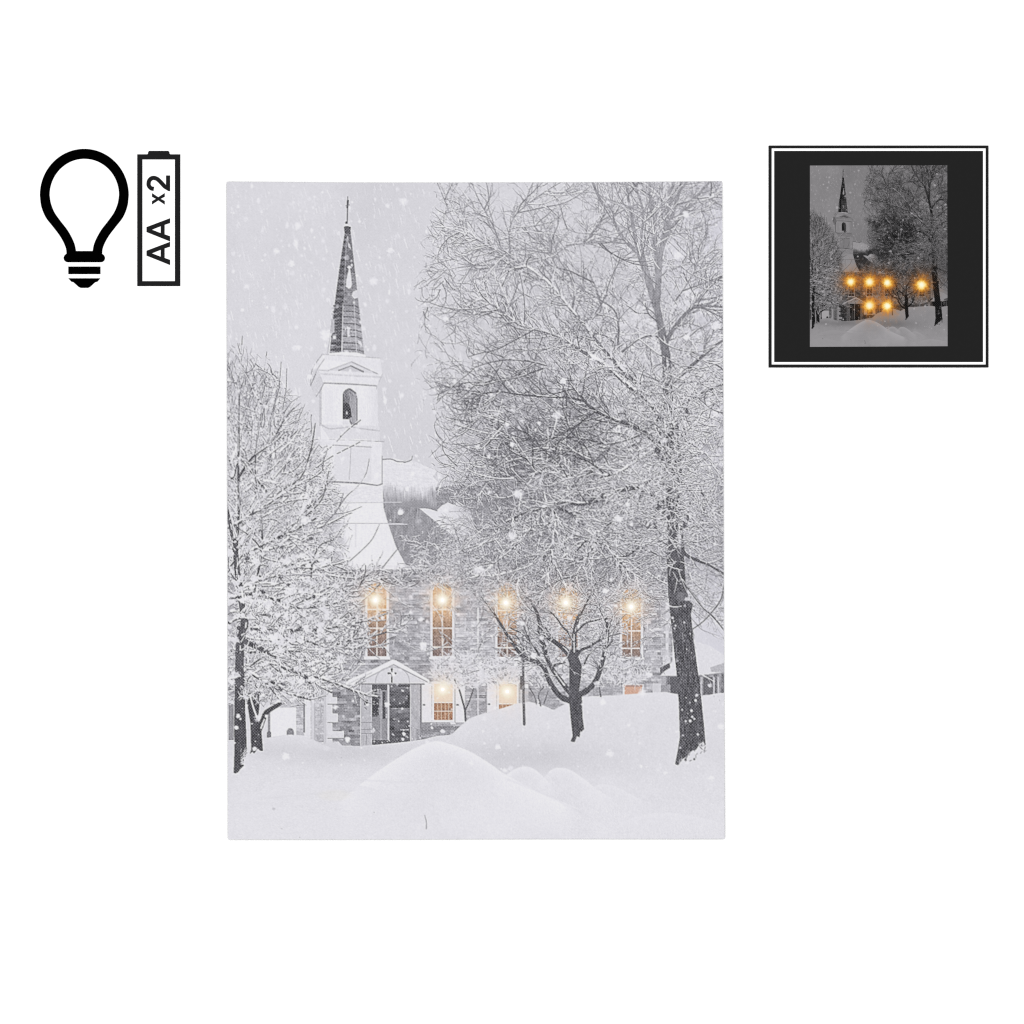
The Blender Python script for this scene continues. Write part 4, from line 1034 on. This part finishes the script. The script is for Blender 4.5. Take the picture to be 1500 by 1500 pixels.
# ---- 1. the stretched canvas
DC = .0085
def edge_noise(t, seed):
    r = np.random.default_rng(seed); f = np.zeros_like(t)
    for k in range(1, 7): f += r.normal(0, .35 / k) * np.sin(k * math.pi * t + r.uniform(0, 6.28))
    return f
def canvas_quad(U, V):
    xl = 332.2 + 2.0 * V + edge_noise(V, 1) * .6; xr = 1058.0 + 3.4 * V + edge_noise(V, 2) * .6
    yt = 266.2 + 1.5 * np.sin(math.pi * U) + edge_noise(U, 3) * .5; yb = 1229.3 - .8 * U + .4 * edge_noise(U, 4)
    px = xl + (xr - xl) * U; py = yt + (yb - yt) * V
    return px, py, px, py
c0 = wpt(697, 1229, 0)
root = empty('canvas_picture', (c0[0], -DC, c0[2]), 'large upright canvas print of a snowy church among white trees with warm lit windows', 'canvas print')
ROOT_OF[root.name] = (c0[0], -DC, c0[2])
G = sheet(canvas_quad, 729, 965, DC, main, lambda c, ax, ay: c, None)
wid = lambda i: [WIN_BASE + i]
I = lambda *n: [LID[x] for x in n]
cut('printed_sky', G, I('sky'), M_PRINT, root)
cut('printed_snow', G, I('snow'), M_PRINT, root)
ch = cut('printed_church', G, I('stone_wall', 'pipe'), M_PRINT, root)
cut('spire', G, I('spire'), M_PRINT, ch); cut('belfry', G, I('belfry'), M_PRINT, ch); cut('bell', G, I('bell'), M_PRINT, ch)
cut('tower', G, I('tower'), M_PRINT, ch); cut('roof', G, I('roof'), M_PRINT, ch)
cut('porch', G, I('porch'), M_PRINT, ch); cut('door', G, I('door'), M_PRINT, ch)
for i in range(len(WINDOWS)): cut('window', G, wid(i), M_PRINT, ch)
for i in range(4): cut('shutter', G, [SHUT_BASE + i], M_PRINT, ch)
cut('printed_annex', G, I('annex'), M_PRINT, root)
cut('printed_house', G, I('house'), M_PRINT, root)
cut('printed_lamp_post', G, I('lamp_post'), M_PRINT, root)
for s, lb in (('a', 'printed tall bare tree with a dense snowy crown and dark trunk'), ('b', 'printed low forked tree with dark limbs'),
              ('c', 'printed tree heavy with snow and two dark trunks'), ('d', 'printed small snow-covered tree beside the lower window'), ('e', 'printed snowy shrub behind the lamp post'), ('f', 'printed snowy shrub below the right-hand windows')):
    t = cut('printed_tree', G, I('crown_' + s), M_PRINT, root, lb)
    cut('trunk', G, I('trunk_' + s), M_PRINT, t)
# wrapped cloth body behind the print, edges following the print's outline
P = G[0]
ring = np.concatenate([P[0, :-1:8], P[:-1:8, -1], P[-1, :0:-8], P[:0:-8, 0]])
n = len(ring); cen = ring.mean(0)
def inset_ring(amount, y):
    q = ring.copy(); q[:, 0] += np.sign(cen[0] - q[:, 0]) * amount * (np.abs(q[:, 0] - cen[0]) > .149); q[:, 2] += np.sign(cen[2] - q[:, 2]) * amount * (np.abs(q[:, 2] - cen[2]) > .197); q[:, 1] = y
    return q
rings = [ring + np.array([0, .00015, 0]), inset_ring(-.00012, -DC + .0006), inset_ring(-.00012, -.0015), inset_ring(.0004, -.0006)]
V = np.concatenate(rings); F = []
for k in range(3):
    for i in range(n): F.append((k * n + i, (k + 1) * n + i, (k + 1) * n + (i + 1) % n, k * n + (i + 1) % n))
F.append(tuple(range(n))); F.append(tuple(range(3 * n, 4 * n))[::-1])
mesh_obj('canvas_body', V, F, M_CLOTH, root, origin=ROOT_OF[root.name])
# small LED domes pushed through the cloth in the lit windows
def dome(x, y, r, d):
    c = np.array(wpt(x, y, d)); vs = []; fs = []
    nr, ns = 4, 14
    for a in range(nr):
        t = a / nr * math.pi / 2
        for s_ in range(ns):
            q = s_ / ns * 2 * math.pi
            vs.append(c + np.array([r * math.cos(t) * math.cos(q), -r * .5 * math.sin(t) - .00003, r * math.cos(t) * math.sin(q)]))
    vs.append(c + np.array([0, -r * .5 - .00003, 0]))
    for a in range(nr - 1):
        for s_ in range(ns): fs.append((a * ns + s_, a * ns + (s_ + 1) % ns, (a + 1) * ns + (s_ + 1) % ns, (a + 1) * ns + s_))
    for s_ in range(ns): fs.append(((nr - 1) * ns + s_, (nr - 1) * ns + (s_ + 1) % ns, nr * ns))
    return vs, fs
for lx, ly, s in LIGHTS:
    vs, fs = dome(lx, ly, 2.0 * S, DC)
    mesh_obj('led_light', vs, fs, M_LED, root, origin=ROOT_OF[root.name])

# ---- polygons cut out of sheet material
def plate(name, loops, d0, d1, mat, parent, origin):
    """flat shape with holes (photo pixels), from d0 to d1 in front of the wall"""
    cu = bpy.data.curves.new(name, 'CURVE'); cu.dimensions = '2D'; cu.fill_mode = 'BOTH'
    for lp_ in loops:
        s_ = cu.splines.new('POLY'); s_.points.add(len(lp_) - 1); s_.use_cyclic_u = True
        for q, (x, y) in zip(s_.points, lp_):
            w3 = wpt(x, y, d1); q.co = (w3[0] - origin[0], w3[2] - origin[2], 0, 1)
    cu.extrude = (d1 - d0) / 2
    tmp = bpy.data.objects.new(name + '_curve', cu); COL.objects.link(tmp)
    dg = bpy.context.evaluated_depsgraph_get()
    me = bpy.data.meshes.new_from_object(tmp.evaluated_get(dg))
    bpy.data.objects.remove(tmp)
    co = np.zeros(len(me.vertices) * 3, np.float32); me.vertices.foreach_get('co', co); co = co.reshape(-1, 3)
    out = np.stack([co[:, 0], -(d0 + d1) / 2 - co[:, 2] - origin[1], co[:, 1]], -1)
    me.vertices.foreach_set('co', out.astype(np.float32).ravel())
    me.update(); me.materials.clear(); me.materials.append(mat); me.name = name
    o = bpy.data.objects.new(name, me); COL.objects.link(o); o.parent = parent
    return o

# ---- 2. light bulb pictogram
Z = lambda pts: [(x / 5.0, 180 + y / 5.0) for x, y in pts]
bo = wpt(123, 421, .0); bo = (bo[0], 0.0, bo[2])
bulb = empty('bulb_sign', bo, 'black light bulb outline with striped screw base, mounted left of the battery symbol', 'bulb sign')
arc = lambda cx, cy, rx, ry, a0, a1, n_=40: [(cx + rx * math.cos(math.radians(t)), cy - ry * math.sin(math.radians(t))) for t in np.linspace(a0, a1, n_)]
def mirror(l): return [(1234 - x, y) for x, y in reversed(l)]
lo = [tuple(p) for p in smooth_path([(292, 530), (302, 610), (334, 690), (385, 757), (432, 818), (464, 872), (483, 920), (487, 956)], 12)]
outer = arc(617, 528, 325, 338, 0, 180)[1:-1] + lo + mirror(lo)
li = [tuple(p) for p in smooth_path([(362, 530), (372, 590), (398, 655), (442, 718), (490, 780), (524, 838), (546, 890), (556, 940)], 12)]
inner = arc(617, 528, 255, 266, 0, 180)[1:-1] + li + mirror(li)
plate('glass_outline', [Z(outer), Z(inner)], .0002, .0012, M_BLACK, bulb, bo)
collar = [(487, 957), (472, 970), (465, 988), (470, 1006), (482, 1017), (495, 1020)]
plate('collar', [Z([(556, 938.5)] + [(546, 939)] + [(500, 952)] + collar + mirror(collar) + [(734, 952), (688, 939), (678, 938.5)])], .0002, .00125, M_BLACK, bulb, bo)
plate('screw_band', [Z([(500, 1052), (735, 1052), (735, 1107), (500, 1107)])], .0002, .0012, M_BLACK, bulb, bo)
tip = [(500, 1138), (521, 1162), (538, 1167), (552, 1180), (574, 1200), (590, 1208)]
plate('contact_tip', [Z(tip + mirror(tip))], .0002, .0012, M_BLACK, bulb, bo)

# ---- 3. battery pictogram with its lettering
to = wpt(232, 419, 0); to = (to[0], 0.0, to[2])
bat = empty('battery_sign', to, 'dark upright battery outline lettered AA x2, mounted right of the bulb symbol', 'battery sign')
plate('case_outline', [Z([(1005, 230), (1320, 230), (1320, 1195), (1005, 1195)]), Z([(1042, 267), (1281, 267), (1281, 1159), (1042, 1159)])], .0002, .0012, M_CHAR, bat, to)
plate('terminal', [Z([(1079, 229.5), (1084, 224), (1085, 213), (1092, 205), (1233, 205), (1240, 213), (1241, 224), (1247, 229.5)])], .0002, .0012, M_CHAR, bat, to)
def letter_a(dy):
    o = [(1073, 936), (1073, 972), (1245, 1041), (1245, 1003), (1205, 989), (1205, 919), (1245, 906), (1245, 871)]
    h = [(1112, 955), (1177, 980), (1177, 929)]
    return [Z([(x, y + dy) for x, y in o]), Z([(x, y + dy) for x, y in h])]
plate('letter', letter_a(0), .0002, .0011, M_CHAR, bat, to)
plate('letter', letter_a(-173), .0002, .0011, M_CHAR, bat, to)
plate('letter', [Z([(1113, 514), (1113, 541), (1142, 556), (1113, 573), (1113, 597), (1159, 567), (1206, 598), (1206, 571), (1176, 556), (1206, 540), (1206, 514), (1159, 544)])], .0002, .0011, M_CHAR, bat, to)
# digit 2, drawn in reading direction (u right, v up) and turned to read upwards
body = smooth_path([(17, 119), (22, 140), (40, 155), (58, 157), (80, 151), (95, 134), (97, 115), (88, 92), (66, 68), (44, 48), (30, 34), (24, 22)], 5)
tn = np.gradient(body, axis=0); tn /= np.linalg.norm(tn, axis=1, keepdims=True); nn = np.stack([-tn[:, 1], tn[:, 0]], 1)
wd = np.linspace(15, 15, len(body))[:, None]
lft = body + nn * wd; rgt = body - nn * wd
two = [tuple(p) for p in lft[:-4]] + [(46, 29), (115, 29), (115, 0), (0, 0), (2, 14)] + [tuple(p) for p in rgt[::-1][3:]]
plate('digit', [Z([(1245 - v_, 500 - u_) for u_, v_ in two])], .0002, .0011, M_CHAR, bat, to)

# ---- 4. framed picture of the canvas glowing at night
fo = wpt(1287, 538, 0); fo = (fo[0], 0.0, fo[2])
fr = empty('framed_picture', fo, 'small square charcoal framed picture showing the church canvas glowing orange in the dark', 'framed picture')
ROOT_OF[fr.name] = fo
R4 = lambda x0, y0, x1, y1: [(x0, y0), (x1, y0), (x1, y1), (x0, y1)]
plate('frame', [R4(1126.4, 213.2, 1448, 538), R4(1130.3, 217.2, 1444, 534)], .0002, .0040, M_PANEL, fr, fo)
plate('white_border', [R4(1130.4, 217.3, 1443.9, 533.9), R4(1134, 221, 1440, 530.4)], .0002, .0034, M_WHITE, fr, fo)
plate('dark_panel', [R4(1134.1, 221.1, 1439.9, 530.3)], .0002, .0030, M_PANEL, fr, fo)
DN = .0033
def night_quad(U, V):
    px = 1186.4 + 201.2 * U + .5 * U * V; py = 242.5 - .5 * U + (265.6 - .5 * U) * V
    return px, py, 333.5 + 726 * U, 268 + 960 * V
NLIGHTS = [(550, 884, 1.0), (648, 886, 1.08), (741, 890, 1.0), (922, 902, 1.15), (648, 1012, 1.12), (742, 1013, 1.05)]
def ntone(c, ax, ay):
    lum = c.mean(-1, keepdims=True)
    x = np.clip((lum - 84) / 146, 0, 1.1)
    v = 10 + 160 * x ** 2
    tl = np.isin(lab1[np.clip((ay - RY0).astype(int), 0, lab1.shape[0] - 1), np.clip((ax - RX0).astype(int), 0, lab1.shape[1] - 1)], [LID['belfry'], LID['tower']])
    v = np.where(tl[..., None], v * .86, v)
    out = v * np.array([1.0, .985, 1.0])
    out *= 1 - .12 * np.clip(1 - (ay[..., None] - 300) / 500, 0, 1) * 0 - .04
    for i, (lx, ly, s) in enumerate(NLIGHTS):
        X = ax - lx; Y = ay - ly; q = np.hypot(X, Y) / s; th = np.arctan2(Y, X)
        gx = (sample(N5, np.stack([ax, ay], -1)) * .5 + sample(N14, np.stack([ax, ay], -1)) * .4)
        ray = 1 + .05 * np.cos(th * 9 + i) + .05 * np.cos(th * 15 + 3 * i) + .3 * gx
        for (rad, pw_, am, rgb) in ((56, 1.9, .5, (206, 104, 26)), (33, 2.4, .93, (250, 148, 26)), (24, 3, .97, (255, 212, 76)), (17, 3, 1.0, (255, 254, 228))):
            k = np.clip(am * np.exp(-(q / (rad * ray)) ** pw_), 0, 1)[..., None]
            if rad > 40: k = k * np.clip(.45 + lum / 260, 0, 1)
            out = out * (1 - k) + np.array(rgb) * k
    return out
# brown warmth in the lit panes below each glow
def blur_small(a):
    p = np.pad(a, ((1, 1), (1, 1), (0, 0)), mode='edge')
    return (p[:-2, 1:-1] + p[2:, 1:-1] + p[1:-1, :-2] + p[1:-1, 2:] + 2 * p[1:-1, 1:-1]) / 6
G2 = sheet(night_quad, 405, 535, DN, night_src * .5 + blur_small(night_src) * .5, ntone, None)
allw = list(range(WIN_BASE, WIN_BASE + len(WINDOWS))) + list(range(SHUT_BASE, SHUT_BASE + 4))
pc = cut('night_photo', G2, I('sky', 'annex', 'house'), M_NIGHT, fr)
cut('printed_church', G2, I('stone_wall', 'pipe', 'spire', 'belfry', 'bell', 'tower', 'roof', 'porch', 'door') + allw, M_NIGHT, pc)
for s in 'abcdef': cut('printed_tree', G2, I('crown_' + s, 'trunk_' + s), M_NIGHT, pc)
cut('printed_snow', G2, I('snow'), M_NIGHT, pc); cut('printed_lamp_post', G2, I('lamp_post'), M_NIGHT, pc)

# ================================================================== light and camera
wd_ = bpy.data.worlds.new('World'); scn.world = wd_; wd_.use_nodes = True
bg = wd_.node_tree.nodes['Background']; bg.inputs[0].default_value = (1, 1, 1, 1); bg.inputs[1].default_value = .12
ld = bpy.data.lights.new('softbox', 'AREA'); ld.shape = 'SQUARE'; ld.size = 1.0; ld.energy = 1.19 * math.pi ** 2 * 3.2 ** 2
lo_ = bpy.data.objects.new('softbox', ld); COL.objects.link(lo_); lo_.location = (0, -3.2, .80); lo_.rotation_euler = (math.pi / 2, 0, 0)

cam = bpy.data.cameras.new('camera'); cam.sensor_width = 36; cam.lens = 36 * CAM_D / .61875; cam.clip_end = 50; cam.clip_start = .01
co = bpy.data.objects.new('camera', cam); COL.objects.link(co); co.location = (0, -CAM_D, .75); co.rotation_euler = (math.pi / 2, 0, 0)
scn.camera = co
scn.view_settings.view_transform = 'Standard'; scn.view_settings.look = 'None'; scn.view_settings.exposure = 0; scn.view_settings.gamma = 1
scn.view_settings.use_curve_mapping = False
scn.cycles.use_denoising = False
scn.cycles.max_bounces = 3; scn.cycles.diffuse_bounces = 1
scn.cycles.filter_width = 1.2
